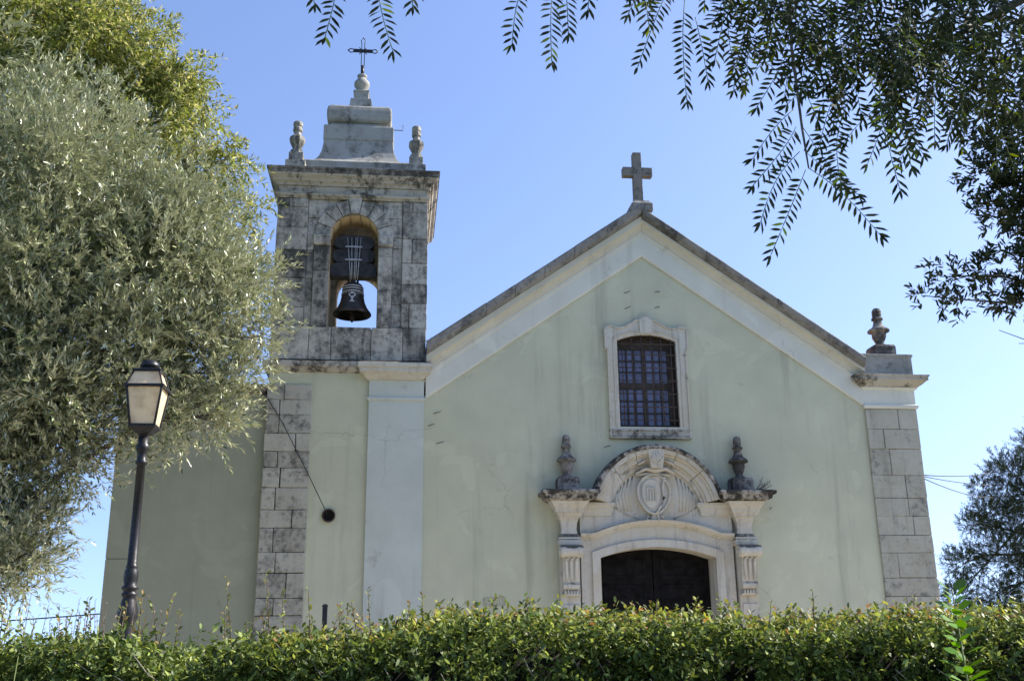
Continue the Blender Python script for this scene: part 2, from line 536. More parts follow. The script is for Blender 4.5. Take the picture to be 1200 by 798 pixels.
# corner pier at the right
pb = MB()
courses(pb, 4.02, 5.0, 0, 5.62, -.055, .6, (.28, .5), .7, .005, (.75, 1.08), .005)
pb.box(4.03, 4.99, -.022, .59, .02, 5.6, .3)
pier = pb.build("corner_pier", M['pier'], church, .009)
cp = MB()
cp.rect_loft([(0, 5.623), (.02, 5.63), (.035, 5.66), (.035, 5.69), (.0, 5.71), (0, 5.97), (.03, 5.985), (.05, 6.02)], 4.02, 5.0, -.05, .6)
cp.build("pier_capital", M['white'], pier, .006)
cp = MB()
cp.rect_loft([(.05, 6.022), (.09, 6.05), (.13, 6.08), (.175, 6.12), (.20, 6.13), (.20, 6.19), (.22, 6.20), (.22, 6.225), (.0, 6.25)], 4.02, 5.0, -.05, .6)
cp.build("pier_cornice", M['cornice'], pier, .008)
cp = MB()
cp.rect_loft([(0, 6.24), (0, 6.60), (.02, 6.62), (.02, 6.665)], 4.05, 5.03, -.04, .55, .95)
cp.build("pier_pedestal", M['roof_stone'], pier, .008)

FIN = [(.62, 0), (.66, .03), (.42, .06), (.40, .10), (.52, .16), (.66, .24), (.68, .31), (.62, .35), (.72, .362), (1.0, .385), (1.03, .41), (.9, .45), (.62, .49), (.50, .53), (.41, .60), (.37, .67),
       (.40, .685), (.54, .695), (.54, .74), (.38, .755), (.40, .775), (.45, .81), (.45, .86), (.41, .87), (.45, .89), (.43, .94), (.36, .955), (.37, .97), (.28, .995), (.1, 1.0)]
def finial(name, x, y, z, h, R, mat, parent, block, label=None, seg=12):
    mb = MB()
    bw, bh = block
    mb.rect_loft([(.0, z), (.0, z + bh * .8), (-.02, z + bh)], x - bw, x + bw, y - bw, y + bw)
    b = len(mb.v)
    mb.lathe(FIN, x, y, seg, 1, True, z + bh - .002, h, R)
    # flutes on the body: pinch every other vertex
    for i in range(b, len(mb.v)):
        k = (i - b) % seg
        if k % 2:
            vx, vy, vz = mb.v[i]
            f_ = .84 if vz > z + bh + h * .76 or vz < z + bh + h * .33 else .97
            mb.v[i] = (x + (vx - x) * f_, y + (vy - y) * f_, vz)
    return mb.build(name, mat, parent, 0, label)
finial("finial", 4.57, .2, 6.663, .76, .205, M['finial'], church, (.2, .21), "dark stone finial on the right-hand corner pier")

# tower, lower part
w = MB(); w.box(-6.66, -4.0, 0.003, 2.7, 0, 6.2)
tower = w.build("tower_wall", M['cream'], church)
qb = MB(); courses(qb, -6.68, -5.92, 0, 5.93, -.045, .3, (.26, .42), .8, .007, (.6, 1.12), .007)
qb.box(-6.672, -5.928, -.008, .29, .02, 5.91, -.3)
qb.build("quoin", M['quoin'], tower, .014, label="strip of bare grey stone blocks up the tower")
sc_ = MB(); sc_.rect_loft([(0, 6.14), (.05, 6.16), (.09, 6.21), (.12, 6.23), (.12, 6.33), (.0, 6.36)], -6.66, -5.14, 0, 2.7)
sc_.build("string_course", M['cornice'], tower, .008)
pl = MB()
pl.rect_loft([(0, 0), (0, 5.64), (.012, 5.643), (.03, 5.66), (.03, 5.70), (.0, 5.72), (0, 6.0), (.03, 6.01)], -4.95, -4.0, -.06, .3)
pil = pl.build("pilaster", M['blue_white'], church, .006, label="broad white pilaster between tower and gable")
pl = MB(); pl.rect_loft([(.03, 6.012), (.07, 6.05), (.12, 6.1), (.17, 6.13), (.17, 6.2), (.2, 6.21), (.2, 6.28), (.17, 6.3), (.02, 6.35)], -4.95, -4.06, -.06, .3)
pl.build("capital", M['pale_stone'], pil, .006)
# round pipe on the tower wall; a near-black disc paints the shade inside
hb = MB()
ring = arc(-5.56, 3.68, .105, 0, 360, 20)[:-1]
hb.strip(arc(-5.56, 3.68, .09, 0, 360, 24), [(0, -.045), (.022, -.045), (.022, .05), (0, .05)], 1, True)
hb.build("round_pipe", M['rust'], tower)
hb = MB(); hb.lathe([(.09, 0), (.09, .01)], 0, 0, 24)
hb.v = [(-5.56 + x, -.012 + z * .3, 3.68 + y) for x, y, z in hb.v]
hb.build("pipe_shade_disc", M['wood'], tower, label="dark disc painting the shade inside the round pipe")

# wing left of the tower
w = MB(); w.box(-9.1, -6.67, .10, 14, 0, 5.75)
wing = w.build("side_wing", M['shaded_cream'], church)
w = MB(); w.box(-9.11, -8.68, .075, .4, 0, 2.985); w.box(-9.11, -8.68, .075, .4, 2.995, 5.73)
w.build("corner_strip", M['shaded_cream'], wing, .006)
w = MB(); w.rect_loft([(0, 5.75), (.08, 5.79), (.14, 5.85), (.14, 5.91), (.0, 5.95)], -9.1, -6.82, .1, 14)
w.build("wing_cornice", M['dark_stone'], wing, .006)

# ---------------- belfry
BX0, BX1, BY1 = -6.68, -3.97, 2.72
bc = -5.29; hw = .44
def arch_notch(x0, x1, z0, z1, c, h, zs):
    """inverted U: wall face with an arched notch"""
    pts = [(x0, z0), (c - h, z0)] + [(p[0], p[1]) for p in arc(c, zs, h, 180, 0, 18)] + [(c + h, z0), (x1, z0), (x1, z1), (x0, z1)]
    return pts
bel = MB()
T = .55
for y0, y1, zs in ((0.03, T, 8.69), (BY1 - T, BY1, 8.40)):
    bel.prism(arch_notch(BX0 + .03, BX1 - .03, 6.95, 9.62, bc, hw, zs), y0, y1)
# side walls with the same arch, built in XZ and turned
for xa in (BX0 + .03, BX1 - .03 - T):
    s_ = MB(); s_.prism(arch_notch(T + .002, BY1 - T - .002, 6.95, 9.62, BY1 / 2, .40, 8.5), 0, T)
    s_.v = [(xa + y, x, z) for x, y, z in s_.v]
    merge(bel, s_)
bel.box(BX0 + .03, BX1 - .03, .03, BY1, 6.33, 6.948)
bel.box(BX0 + .05, BX1 - .05, .05, BY1 - .05, 9.35, 9.6)
belfry = bel.build("belfry", M['grey_stone'], church, 0, label="grey lichen-stained stone belfry with arched openings")
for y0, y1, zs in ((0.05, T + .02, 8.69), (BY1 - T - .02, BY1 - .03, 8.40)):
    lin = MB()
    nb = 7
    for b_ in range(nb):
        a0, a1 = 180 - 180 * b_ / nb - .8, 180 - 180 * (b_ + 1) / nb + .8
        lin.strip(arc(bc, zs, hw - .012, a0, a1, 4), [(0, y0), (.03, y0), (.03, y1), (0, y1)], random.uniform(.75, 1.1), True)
    lin.build("arch_bounce_lining", M['ochre'], belfry, 0, label="stone lining of the bell arch, warm bounce light put into its ochre colour")
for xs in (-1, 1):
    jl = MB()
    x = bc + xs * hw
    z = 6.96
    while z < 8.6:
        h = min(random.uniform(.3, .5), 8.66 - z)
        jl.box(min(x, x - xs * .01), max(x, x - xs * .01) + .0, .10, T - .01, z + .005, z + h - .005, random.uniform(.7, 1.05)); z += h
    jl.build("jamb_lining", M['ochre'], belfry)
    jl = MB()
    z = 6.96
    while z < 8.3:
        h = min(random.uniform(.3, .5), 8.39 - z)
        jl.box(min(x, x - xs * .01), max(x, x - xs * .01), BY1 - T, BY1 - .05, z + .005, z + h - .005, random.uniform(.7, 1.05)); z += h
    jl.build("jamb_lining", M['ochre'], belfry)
# corner strips, plain field and arch pilasters as ashlar
def part_courses(name, mat, parent, bevel, *args):
    m_ = MB(); courses(m_, *args); return m_.build(name, mat, parent, bevel)
GS = M['grey_stone']
part_courses("corner_strip", GS, belfry, .008, BX0, -6.14, 6.97, 9.40, -.04, .5, (.34, .6), .35, .006, (.35, .95))
part_courses("corner_strip", GS, belfry, .008, -4.42, BX1, 6.97, 9.40, -.04, .5, (.34, .6), .35, .006, (.45, 1.0))
part_courses("corner_strip", GS, belfry, .008, BX1 - .4, BX1, 6.97, 9.40, BY1 - .5, BY1 + .03, (.34, .6), 0, .006, (.6, 1.0))
part_courses("field_block", GS, belfry, .006, -6.125, -6.005, 6.97, 8.7, .0, .3, (.36, .6), 0, .005, (.4, .9))
part_courses("field_block", GS, belfry, .006, -4.60, -4.435, 6.97, 8.7, .0, .3, (.36, .6), 0, .005, (.5, 1.0))
for x0, x1 in ((-6.125, -5.80), (-4.78, -4.435)):
    part_courses("field_block", GS, belfry, .006, x0, x1, 8.705, 9.40, .0, .3, (.33, .4), 0, .005, (.75, 1.0))
ajp = MB()
courses(ajp, -6.0, bc - hw, 6.97, 8.5, -.045, .12, (.36, .6), 0, .005, (.3, .8))
courses(ajp, bc + hw, -4.605, 6.97, 8.5, -.045, .12, (.36, .6), 0, .005, (.6, 1.0))
for x0, x1 in ((-6.0, bc - hw), (bc + hw, -4.605)):
    ajp.rect_loft([(0, 8.505), (.02, 8.52), (.03, 8.54), (.03, 8.66), (.035, 8.67), (.035, 8.695)], x0 + .02, x1 - .02, -.045, .12, 1.05)
# voussoirs
for b_ in range(9):
    a0, a1 = 180 - 20 * b_ - .6, 180 - 20 * (b_ + 1) + .6
    big = .06 if b_ == 4 else 0
    ajp.strip(arc(bc, 8.69, hw + .002, a0, a1, 4), [(0, -.03 - big * .4), (.27 + big, -.03 - big * .4), (.27 + big, .06), (0, .06)], random.uniform(.8, 1.05))
ajp.build("arch_frame", M['grey_stone'], belfry, .006)
bs = MB()
x = BX0
for wd in (.66, .03 + .35, .70, .55, .41):
    x1 = min(x + wd, BX1)
    bs.box(x + .004, x1 - .004, -.05, .4, 6.365, 6.965, random.uniform(.55, 1.05), .005); x = x1
bs.box(BX0, BX1, .4, BY1 + .03, 6.365, 6.965, .8)
bs.build("base_course", M['grey_stone'], belfry, .009)
fr = MB()
fr.rect_loft([(.0, 9.405), (.0, 9.43), (.03, 9.44), (.045, 9.47), (.045, 9.49), (.0, 9.50), (0, 9.64)], BX0, BX1, -.04, BY1)
fr.build("frieze", M['cornice'], belfry, .005)
cn = MB()
cn.rect_loft([(0, 9.642), (.04, 9.645), (.05, 9.69), (.09, 9.71), (.11, 9.75), (.17, 9.80), (.185, 9.83)], BX0, BX1, -.03, BY1)
cn.build("belfry_cornice", M['cornice'], belfry, .006)
cn = MB()
cn.rect_loft([(.18, 9.833), (.19, 9.84), (.19, 9.9), (.21, 9.905), (.21, 9.945), (.0, 10.0)], BX0, BX1, -.03, BY1)
cn.build("cornice_slab", M['finial'], belfry, .006, label="dark weathered top slab of the belfry cornice")
# roof of the belfry
ry = 1.36
def sq(mb, prof, t=1.0, sm=False):
    mb.rect_loft([(h, z) for h, z in prof], -5.31, -5.31, ry, ry, t, sm)
rf = MB()
rf.rect_loft([(0, 9.97), (0, 10.36), (-.02, 10.385)], -6.62, -4.03, .36, 2.36)
rf.build("roof_plinth", M['roof_stone'], belfry, .01)
rf = MB()
sq(rf, [(.93, 10.38), (.86, 10.43), (.79, 10.50), (.735, 10.60), (.695, 10.72), (.675, 10.85), (.66, 10.985), (.675, 10.99), (.675, 11.27), (.665, 11.30)])
sq(rf, [(.55, 11.29), (.55, 11.40), (.57, 11.405)], 1.05)
rf.build("belfry_roof", M['roof_stone'], belfry, .01, label="concave grey stone cap of the belfry")
rf = MB()
sq(rf, [(.56, 11.41), (.605, 11.43), (.625, 11.48), (.632, 11.56), (.63, 11.66), (.615, 11.73), (.58, 11.775), (.5, 11.80), (.3, 11.82)], 1.0)
rf.build("roof_cushion", M['roof_stone'], belfry, .03)
rf = MB()
sq(rf, [(.29, 11.81), (.25, 11.88), (.225, 11.98), (.21, 12.12), (.205, 12.16), (.145, 12.17), (.145, 12.34), (.16, 12.345), (.16, 12.375), (.08, 12.38)])
rf.lathe([(.085, 12.37), (.075, 12.42), (.09, 12.46), (.15, 12.53), (.16, 12.58), (.15, 12.63), (.09, 12.70), (.08, 12.73), (.1, 12.75), (.1, 12.79), (.05, 12.82)], -5.31, ry, 20)
rf.build("orb_pedestal", M['roof_stone'], belfry, .006)
ic = MB()
ic.tube([(-5.31, ry, 12.78), (-5.31, ry, 13.02)], .035, 8)
for dx in (-.03, .03):
    ic.tube([(-5.31 + dx, ry, 13.0), (-5.31 + dx, ry, 13.56), (-5.31 + dx * 1.6, ry, 13.6), (-5.31, ry, 13.68)], .009, 6)
for dz in (-.03, .03):
    ic.tube([(-5.31 - .31, ry, 13.37), (-5.31 - .25, ry, 13.37 + dz * 1.5), (-5.31 - .2, ry, 13.37 + dz), (-5.31 + .2, ry, 13.37 + dz), (-5.31 + .25, ry, 13.37 + dz * 1.5), (-5.31 + .31, ry, 13.37)], .011, 6)
ic.box(-5.31 - .2, -5.31 + .2, ry - .006, ry + .006, 13.345, 13.395)
for sx in (-1, 1):
    for sz in (-1, 1):
        ic.tube([(-5.31 + sx * .02, ry, 13.37 + sz * .02), (-5.31 + sx * .08, ry, 13.37 + sz * .08)], .008, 5)
ic.build("iron_cross", M['iron'], belfry, 0, label="thin black wrought iron cross on the belfry top")
PIN = [(.8, 0), (.8, .12), (.5, .14), (.62, .22), (1.0, .40), (1.0, .47), (.85, .53), (.5, .58), (.45, .68), (.62, .70), (.62, .79), (.5, .80), (.5, .84), (.62, .86), (.62, .96), (.45, 1.0)]
for x, y in ((-6.41, .13), (-4.20, .13), (-6.41, 2.55), (-4.20, 2.55)):
    p = MB()
    p.rect_loft([(.05, 9.97), (.05, 10.16), (0, 10.17), (0, 10.34)], x - .13, x + .13, y - .13, y + .13, .75)
    p.lathe(PIN, x, y, 8, .7, False, 10.338, .68, .15)
    p.build("pinnacle", M['grey_stone'], belfry, .006)
for z, x0, L in ((10.78, -4.60, .30), (11.5, -4.68, .22)):
    h = MB(); h.tube([(x0 - .05, 1.2, z), (x0 + L, 1.2, z), (x0 + L, 1.2, z + .12)], .009, 5)
    h.build("iron_hook", M['rust'], belfry)

# ---------------- gable window
win = MB()
topz = [(-.77, 7.06), (-.68, 7.10), (-.62, 7.11), (-.57, 7.075), (-.48, 7.065), (-.38, 7.09), (-.28, 7.15), (-.18, 7.215), (-.115, 7.225), (-.10, 7.27), (-.05, 7.30), (0, 7.335)]
out = [(-.73, 5.05), (-.73, 6.64), (-.77, 6.67)] + topz + [(-x, z) for x, z in topz[::-1][1:]] + [(.77, 6.67), (.73, 6.64), (.73, 5.05)]
hole = [(-.54, 5.24)] + seg_arc(-.54, .54, 6.82, .12) + [(.54, 5.24)]
win.prism(out[::-1], -.055, .02, holes=[hole])
surround = win.build("window", M['pale_stone'], church, .007, label="barred window in the gable with a curved stone surround")
ml = MB()
def offset_line(pts, y0, y1, wdt, mb):
    """thin raised fillet following an open polyline"""
    for (xa, za), (xb, zb) in zip(pts, pts[1:]):
        d = Vector((xb - xa, zb - za)); L = d.length; d /= L; nx, nz = -d.y * wdt, d.x * wdt
        mb.prism([(xa, za), (xb, zb), (xb + nx, zb + nz), (xa + nx, za + nz)], y0, y1)
offset_line(out, -.078, -.05, -.025, ml)
inn = [(-.60, 5.24)] + seg_arc(-.60, .60, 6.86, .14) + [(.60, 5.24)]
offset_line(inn, -.07, -.05, .02, ml)
ml.prism([(-.11, 6.96), (.11, 6.96), (.12, 7.2), (.06, 7.26), (0, 7.29), (-.06, 7.26), (-.12, 7.2)], -.085, -.05)
ml.build("surround_moulding", M['pale_stone'], surround, .004)
sl = MB()
sl.rect_loft([(-.02, 5.02), (0, 5.03), (.0, 5.06), (-.015, 5.07), (-.015, 5.15), (.0, 5.16), (0, 5.185)], -.74, .74, -.08, .0)
sl.box(-.56, .56, -.05, .3, 5.19, 5.24)
sl.build("sill", M['cornice'], surround, .005)
rv = MB()
rv.prism([(-.597, 5.153), (.597, 5.153), (.597, 6.997), (-.597, 6.997)], .021, .34, holes=[hole])
rv.build("reveal", M['sash'], surround)
fr = MB()
fr.prism([(-.56, 5.22), (.56, 5.22), (.56, 6.98), (-.56, 6.98)], .20, .27,
         holes=[[(-.46, 5.32), (-.04, 5.32), (-.04, 5.98), (-.46, 5.98)], [(.04, 5.32), (.43, 5.32), (.43, 5.98), (.04, 5.98)],
                [(-.46, 6.1), (-.04, 6.1), (-.04, 6.72), (-.46, 6.72)], [(.04, 6.1), (.43, 6.1), (.43, 6.72), (.04, 6.72)]])
for x in (-.32, -.18, .17, .30):
    fr.box(x - .012, x + .012, .21, .25, 5.32, 5.98); fr.box(x - .012, x + .012, .21, .25, 6.1, 6.72)
for z in (5.54, 5.76, 6.30, 6.51):
    fr.box(-.46, -.04, .212, .248, z - .012, z + .012); fr.box(.04, .43, .212, .248, z - .012, z + .012)
fr.build("sash_frame", M['sash'], surround, .004)
for x0, x1, z0, z1 in ((-.46, -.04, 5.32, 5.98), (.04, .43, 5.32, 5.98), (-.46, -.04, 6.1, 6.72), (.04, .43, 6.1, 6.72)):
    q = MB(); q.box(x0, x1, .233, .240, z0, z1); q.build("pane", M['pane'], surround)
gr = MB()
for x in (-.45, -.27, -.09, .09, .27, .45):
    gr.tube([(x, -.03, 5.235), (x, -.03, 6.84 + .1 * (1 - (x / .54) ** 2))], .0095, 6)
for z in (5.36, 5.60, 5.84, 6.08, 6.32, 6.56, 6.76):
    gr.tube([(-.565, -.045, z), (.565, -.045, z)], .0095, 6)
gr.build("grille", M['rust'], surround, 0, label="rusty iron bar grille across the window")

# ---------------- portal
portal = MB()
ACZ = 3.70
field = [(-1.33, .01), (-1.0, .01)] + seg_arc(-1.0, 1.0, 2.965, .175, 18) + [(1.0, .01), (1.33, .01), (1.33, 3.9)] + \
        [(p[0], p[1]) for p in arc(0, ACZ, 1.13, 10, 170, 28)] + [(-1.33, 3.9)]
portal.prism(field, -.12, .0)
por = portal.build("portal", M['pale_stone'], church, .006, label="carved pale stone portal with round pediment and coat of arms")
jm = MB()
o1 = [(-1.14, .015)] + seg_arc(-1.14, 1.14, 3.06, .21, 18) + [(1.14, .015)]
i1 = [(-1.0, .015)] + seg_arc(-1.0, 1.0, 2.965, .175, 18) + [(1.0, .015)]
jm.prism(o1 + i1[::-1], -.165, -.115)
i2 = [(-1.05, .01), (1.05, .01), (1.05, 3.19), (-1.05, 3.19)]
jm.prism([(-1.055, .01), (-1.0, .01)] + seg_arc(-1.0, 1.0, 2.965, .175, 18) + [(1.0, .01), (1.055, .01), (1.055, 3.195), (-1.055, 3.195)], .003, .4)
jm.build("door_surround", M['pale_stone'], por, .006)
# hood over the lintel
hd = MB()
pts = [(-1.335, 3.27), (-1.12, 3.275)] + seg_arc(-1.06, 1.06, 3.285, .215, 20) + [(1.12, 3.275), (1.335, 3.27)]
cv = []
for i, (x, z) in enumerate(pts):
    a_, b_ = pts[max(i - 1, 0)], pts[min(i + 1, len(pts) - 1)]
    d = Vector((b_[0] - a_[0], b_[1] - a_[1])).normalized(); cv.append((x, z, -d.y, d.x))
hd.strip(cv, [(0, -.11), (0, -.15), (.02, -.16), (.035, -.20), (.06, -.225), (.075, -.225), (.085, -.24), (.095, -.24), (.11, -.11)])
hd.build("lintel_hood", M['pale_stone'], por, .003)
# round pediment
rg = MB()
rings = [(.80, .86, -.19), (.86, .90, -.225), (.90, .985, -.27), (.985, 1.02, -.315), (1.02, 1.10, -.36)]
edge_ring = MB()
for k, (r0, r1, y) in enumerate(rings):
    cuts = [168, 135, 110, 70, 42, 12]
    for a0, a1 in zip(cuts, cuts[1:]):
        (edge_ring if k == 4 else rg).strip(arc(0, ACZ, r0, a0 - .25, a1 + .25, 10), [(0, -.10), (0, y + .012), (.012, y), (r1 - r0, y), (r1 - r0, -.10)], random.uniform(.86, 1.05))
rg.build("round_pediment", M['pale_stone'], por, .003)
edge_ring.build("pediment_rim", M['pale_stone'], por, .003)
rg = MB()
rg.strip(arc(0, ACZ, 1.102, 167, 13, 40), [(0, -.10), (-.012, -.37), (.01, -.40), (.055, -.40), (.075, -.36), (.08, -.10)], 1.0, False)
rg.build("pediment_drip_edge", M['lichen_dark'], por, .004)
# entablatures, pilasters, consoles
for sx in (-1, 1):
    cx = sx * 1.53
    x0, x1 = cx - .185, cx + .185
    e_ = MB()
    e_.rect_loft([(0, 3.64), (.02, 3.655), (.03, 3.70), (.055, 3.71), (.065, 3.765), (.10, 3.82), (.125, 3.855), (.13, 3.875), (.15, 3.892)], x0, x1, -.26, .0)
    # inner return that carries the foot of the arch
    xa, xb = sorted((sx * 1.34, sx * .80))
    e_.rect_loft([(0, 3.66), (.02, 3.67), (.02, 3.71), (.045, 3.76), (.05, 3.80), (.08, 3.84), (.08, 3.89)], xa, xb, -.13, .0)
    e_.build("entablature", M['pale_stone'], por, .004)
    e_ = MB()
    xl, xr = (x0 - .0, x1 + .06) if sx < 0 else (x0 - .06, x1 + .0)
    e_.rect_loft([(.15, 3.895), (.24, 3.93), (.255, 3.985), (.30, 4.0), (.31, 4.055), (.25, 4.075)], x0, x1, -.26, -.0)
    e_.build("cornice_slab", M['lichen_dark'], por, .008)
    p = MB()
    # frieze block with hollow sides
    prof = [(.0, 3.27), (.0, 3.30), (-.045, 3.36), (-.06, 3.44), (-.045, 3.55), (-.01, 3.63), (0, 3.645)]
    p.rect_loft(prof, x0, x1, -.25, .0)
    p.rect_loft([(.0, 3.16), (.012, 3.18), (.012, 3.25), (0, 3.272)], x0, x1, -.25, .0)
    p.rect_loft([(-.02, .01), (-.02, 3.165)], x0, x1, -.2, .0, .95)
    p.box(x0 + .06, x1 - .06, -.2, -.1, .3, 2.2)
    p.build("pilaster", M['pale_stone'], por, .005)
    # scrolled console: side outline in (y, z) extruded across x
    c = MB()
    side = []
    for i in range(15):
        a_ = math.radians(100 - i * 20); side.append((-.30 + .085 * math.cos(a_) * -1, 3.05 + .085 * math.sin(a_)))
    out_ = [(-.15, 3.16), (-.30, 3.16), (-.37, 3.13), (-.40, 3.06), (-.385, 2.99), (-.34, 2.96), (-.31, 2.90), (-.30, 2.80), (-.285, 2.66), (-.265, 2.56), (-.29, 2.52), (-.29, 2.46), (-.25, 2.44), (-.15, 2.44)]
    s_ = MB(); s_.prism([(-y, z) for y, z in out_], 0, .27)
    s_.v = [(cx - .135 + y, -x, z) for x, y, z in s_.v]
    merge(c, s_)
    for dx in (-.195, .185):                                   # volute discs at both sides
        d_ = MB(); d_.lathe([(.10, 0), (.10, .012), (.075, .016), (.07, .010), (.035, .010), (.03, .022)], 0, 0, 20)
        d_.v = [(cx + dx + (z if dx > 0 else -z) , -.36 + x, 3.055 + y) for x, y, z in d_.v]
        merge(c, d_)
    d_ = MB(); d_.lathe([(.03, -.192), (.10, -.186), (.105, -.13), (.085, -.06), (.085, .06), (.105, .13), (.10, .186), (.03, .192)], 0, 0, 20)
    d_.v = [(cx + z, -.36 + x, 3.055 + y) for x, y, z in d_.v]
    merge(c, d_)
    for dx in (-.085, 0, .085):                                # acanthus ribs down the front
        c.tube([(cx + dx, -.36, 2.95), (cx + dx, -.325, 2.88), (cx + dx * .95, -.31, 2.78), (cx + dx * .9, -.30, 2.68), (cx + dx * .85, -.28, 2.58)], [.02, .03, .028, .024, .010], 7)
    for dx in (-.1, -.05, 0, .05, .1):                         # little drops below
        c.lathe([(.02, 2.37), (.022, 2.40), (.008, 2.44)], cx + dx, -.255, 8)
    c.rect_loft([(0, 2.335), (.012, 2.35), (.012, 2.372)], cx - .14, cx + .14, -.26, -.1)
    c.build("console", M['pale_stone'], por, .003)
    finial("finial", cx + (.0 if sx < 0 else .0), -.12, 4.068, .75, .175, M['finial'], por, (.185, .25))
# tympanum ornament: folds of drapery, keystone, shield
for sx in (-1, 1):
    ty = MB()
    for k, a_ in enumerate((148, 141, 134, 127, 120)):
        aa = math.radians(a_ if sx < 0 else 180 - a_)
        p0 = (math.cos(aa) * .76, ACZ + math.sin(aa) * .76); p1 = (sx * (.64 - k * .055), 3.74 - k * .0)
        mid = (p0[0] * .5 + p1[0] * .5 + sx * .05, p0[1] * .5 + p1[1] * .5)
        ty.tube([(p0[0], -.118, p0[1]), (mid[0], -.118, mid[1]), (p1[0], -.118, p1[1])], [.012, .022, .016], 6)
    ty.tube([(sx * .75, -.118, 3.83), (sx * .55, -.12, 3.70), (sx * .3, -.12, 3.62)], .014, 6)
    ty.build("drapery_relief", M['pale_stone'], por)
ks = MB()
ks.prism([(-.10, 4.46), (.10, 4.46), (.15, 4.76), (.10, 4.82), (0, 4.83), (-.10, 4.82), (-.15, 4.76)], -.372, -.1)
for k in range(-3, 4):
    a_ = math.radians(90 + k * 20)
    ks.tube([(0, -.365, 4.52), (math.cos(a_) * .09, -.375, 4.54 + math.sin(a_) * .10), (math.cos(a_) * .13, -.365, 4.56 + math.sin(a_) * .19)], [.014, .022, .016], 6)
for sx in (-1, 1):
    ks.tube([(sx * .15, -.27, 4.62), (sx * .22, -.285, 4.58), (sx * .30, -.27, 4.54), (sx * .33, -.265, 4.49), (sx * .29, -.27, 4.47)], [.012, .026, .022, .016, .008], 6)
ks.tube([(-.34, -.22, 4.38), (-.18, -.26, 4.46), (0, -.27, 4.43), (.18, -.26, 4.46), (.34, -.22, 4.38)], [.02, .035, .045, .035, .02], 8)
ks.build("keystone", M['pale_stone'], por, .01)
ca = MB()
def oval(cx, cz, a_, b_, n=28, egg=.12):
    return [(cx + a_ * math.cos(t) * (1 + egg * math.sin(t)), cz + b_ * math.sin(t)) for t in [2 * math.pi * i / n for i in range(n)]]
OX, OZ = -.04, 4.03
ca.prism(oval(OX, OZ, .285, .34), -.20, -.11)
ca.prism(oval(OX, OZ, .295, .35), -.235, -.19, holes=[oval(OX, OZ, .262, .315)])
ca.prism(oval(OX - .045, OZ + .01, .165, .25), -.222, -.19)
ca.tube([(OX + .2, -.22, OZ + .3), (OX + .15, -.23, OZ + .12), (OX + .17, -.23, OZ - .05), (OX + .1, -.23, OZ - .22), (OX + .03, -.22, OZ - .32)], .022, 6)
ca.tube([(OX - .3, -.18, OZ + .33), (OX, -.2, OZ + .37), (OX + .3, -.18, OZ + .33)], .03, 6)
for sx in (-1, 1):
    ca.tube([(OX + sx * .05, -.2, OZ - .33), (OX + sx * .06, -.2, OZ - .42), (OX + sx * .11, -.2, OZ - .445), (OX + sx * .15, -.2, OZ - .41), (OX + sx * .13, -.2, OZ - .37), (OX + sx * .105, -.2, OZ - .39)], .022, 8)
ca.prism([(OX - .07, OZ - .33), (OX + .07, OZ - .33), (OX + .05, OZ - .45), (OX - .05, OZ - .45)], -.19, -.11)
ca.build("coat_of_arms", M['pale_stone'], por, .006, label="oval carved shield with a gridiron relief")
gi = MB()
GX, GZ = OX - .045, OZ + .0
for k in range(4):
    gi.box(GX - .075 + k * .048 - .008, GX - .075 + k * .048 + .008, -.245, -.22, GZ - .11, GZ + .10)
gi.box(GX - .10, GX + .09, -.242, -.22, GZ + .095, GZ + .112); gi.box(GX - .10, GX + .09, -.242, -.22, GZ - .125, GZ - .108)
gi.box(GX - .10, GX - .01, -.24, -.22, GZ + .135, GZ + .15);
gi.build("gridiron_emblem", M['pale_stone'], por, .002)
# doors
for sx in (-1, 1):
    d = MB()
    x0, x1 = sorted((sx * .008, sx * 1.0))
    d.box(x0, x1, .30, .36, .02, 3.16)
    for z0, z1 in ((.2, .9), (1.05, 1.95), (2.1, 2.55), (2.65, 2.98)):
        xa, xb = x0 + .12, x1 - .12
        d.prism([(xa, z0), (xb, z0), (xb, z1), (xa, z1)], .285, .305, holes=[[(xa + .05, z0 + .05), (xb - .05, z0 + .05), (xb - .05, z1 - .05), (xa + .05, z1 - .05)]])
    d.build("door_leaf", M['wood'], church, .005)
# small wall vent and iron pins
v = MB(); v.prism([(-2.97, 2.205), (-2.60, 2.205), (-2.60, 2.335), (-2.97, 2.335)], -.012, .0, holes=[[(-2.955, 2.22), (-2.615, 2.22), (-2.615, 2.32), (-2.955, 2.32)]])
for k in range(6):
    xa = -2.96 + k * .058
    v.prism([(xa, 2.32), (xa + .018, 2.32), (xa + .055, 2.22), (xa + .037, 2.22)], -.010, -.0)
v.build("wall_vent", M['pier'], church, .002)
for x, z, dx in ((-.31, 7.76, .1), (.27, 7.77, -.1), (-.31, 7.46, .09), (.25, 7.47, -.1), (-.78, 4.88, -.12), (2.09, 3.81, -.05), (-3.77, 5.46, .12), (-3.87, 5.24, .1), (-3.72, 4.93, .12)):
    p = MB(); p.tube([(x - dx * .6, .01, z + (.03 if dx < 0 else -.02)), (x + dx * .3, -.05, z), (x + dx * .6, -.06, z + (-.02 if dx < 0 else .01))], .006, 5)
    p.build("iron_pin", M['rust'], church)

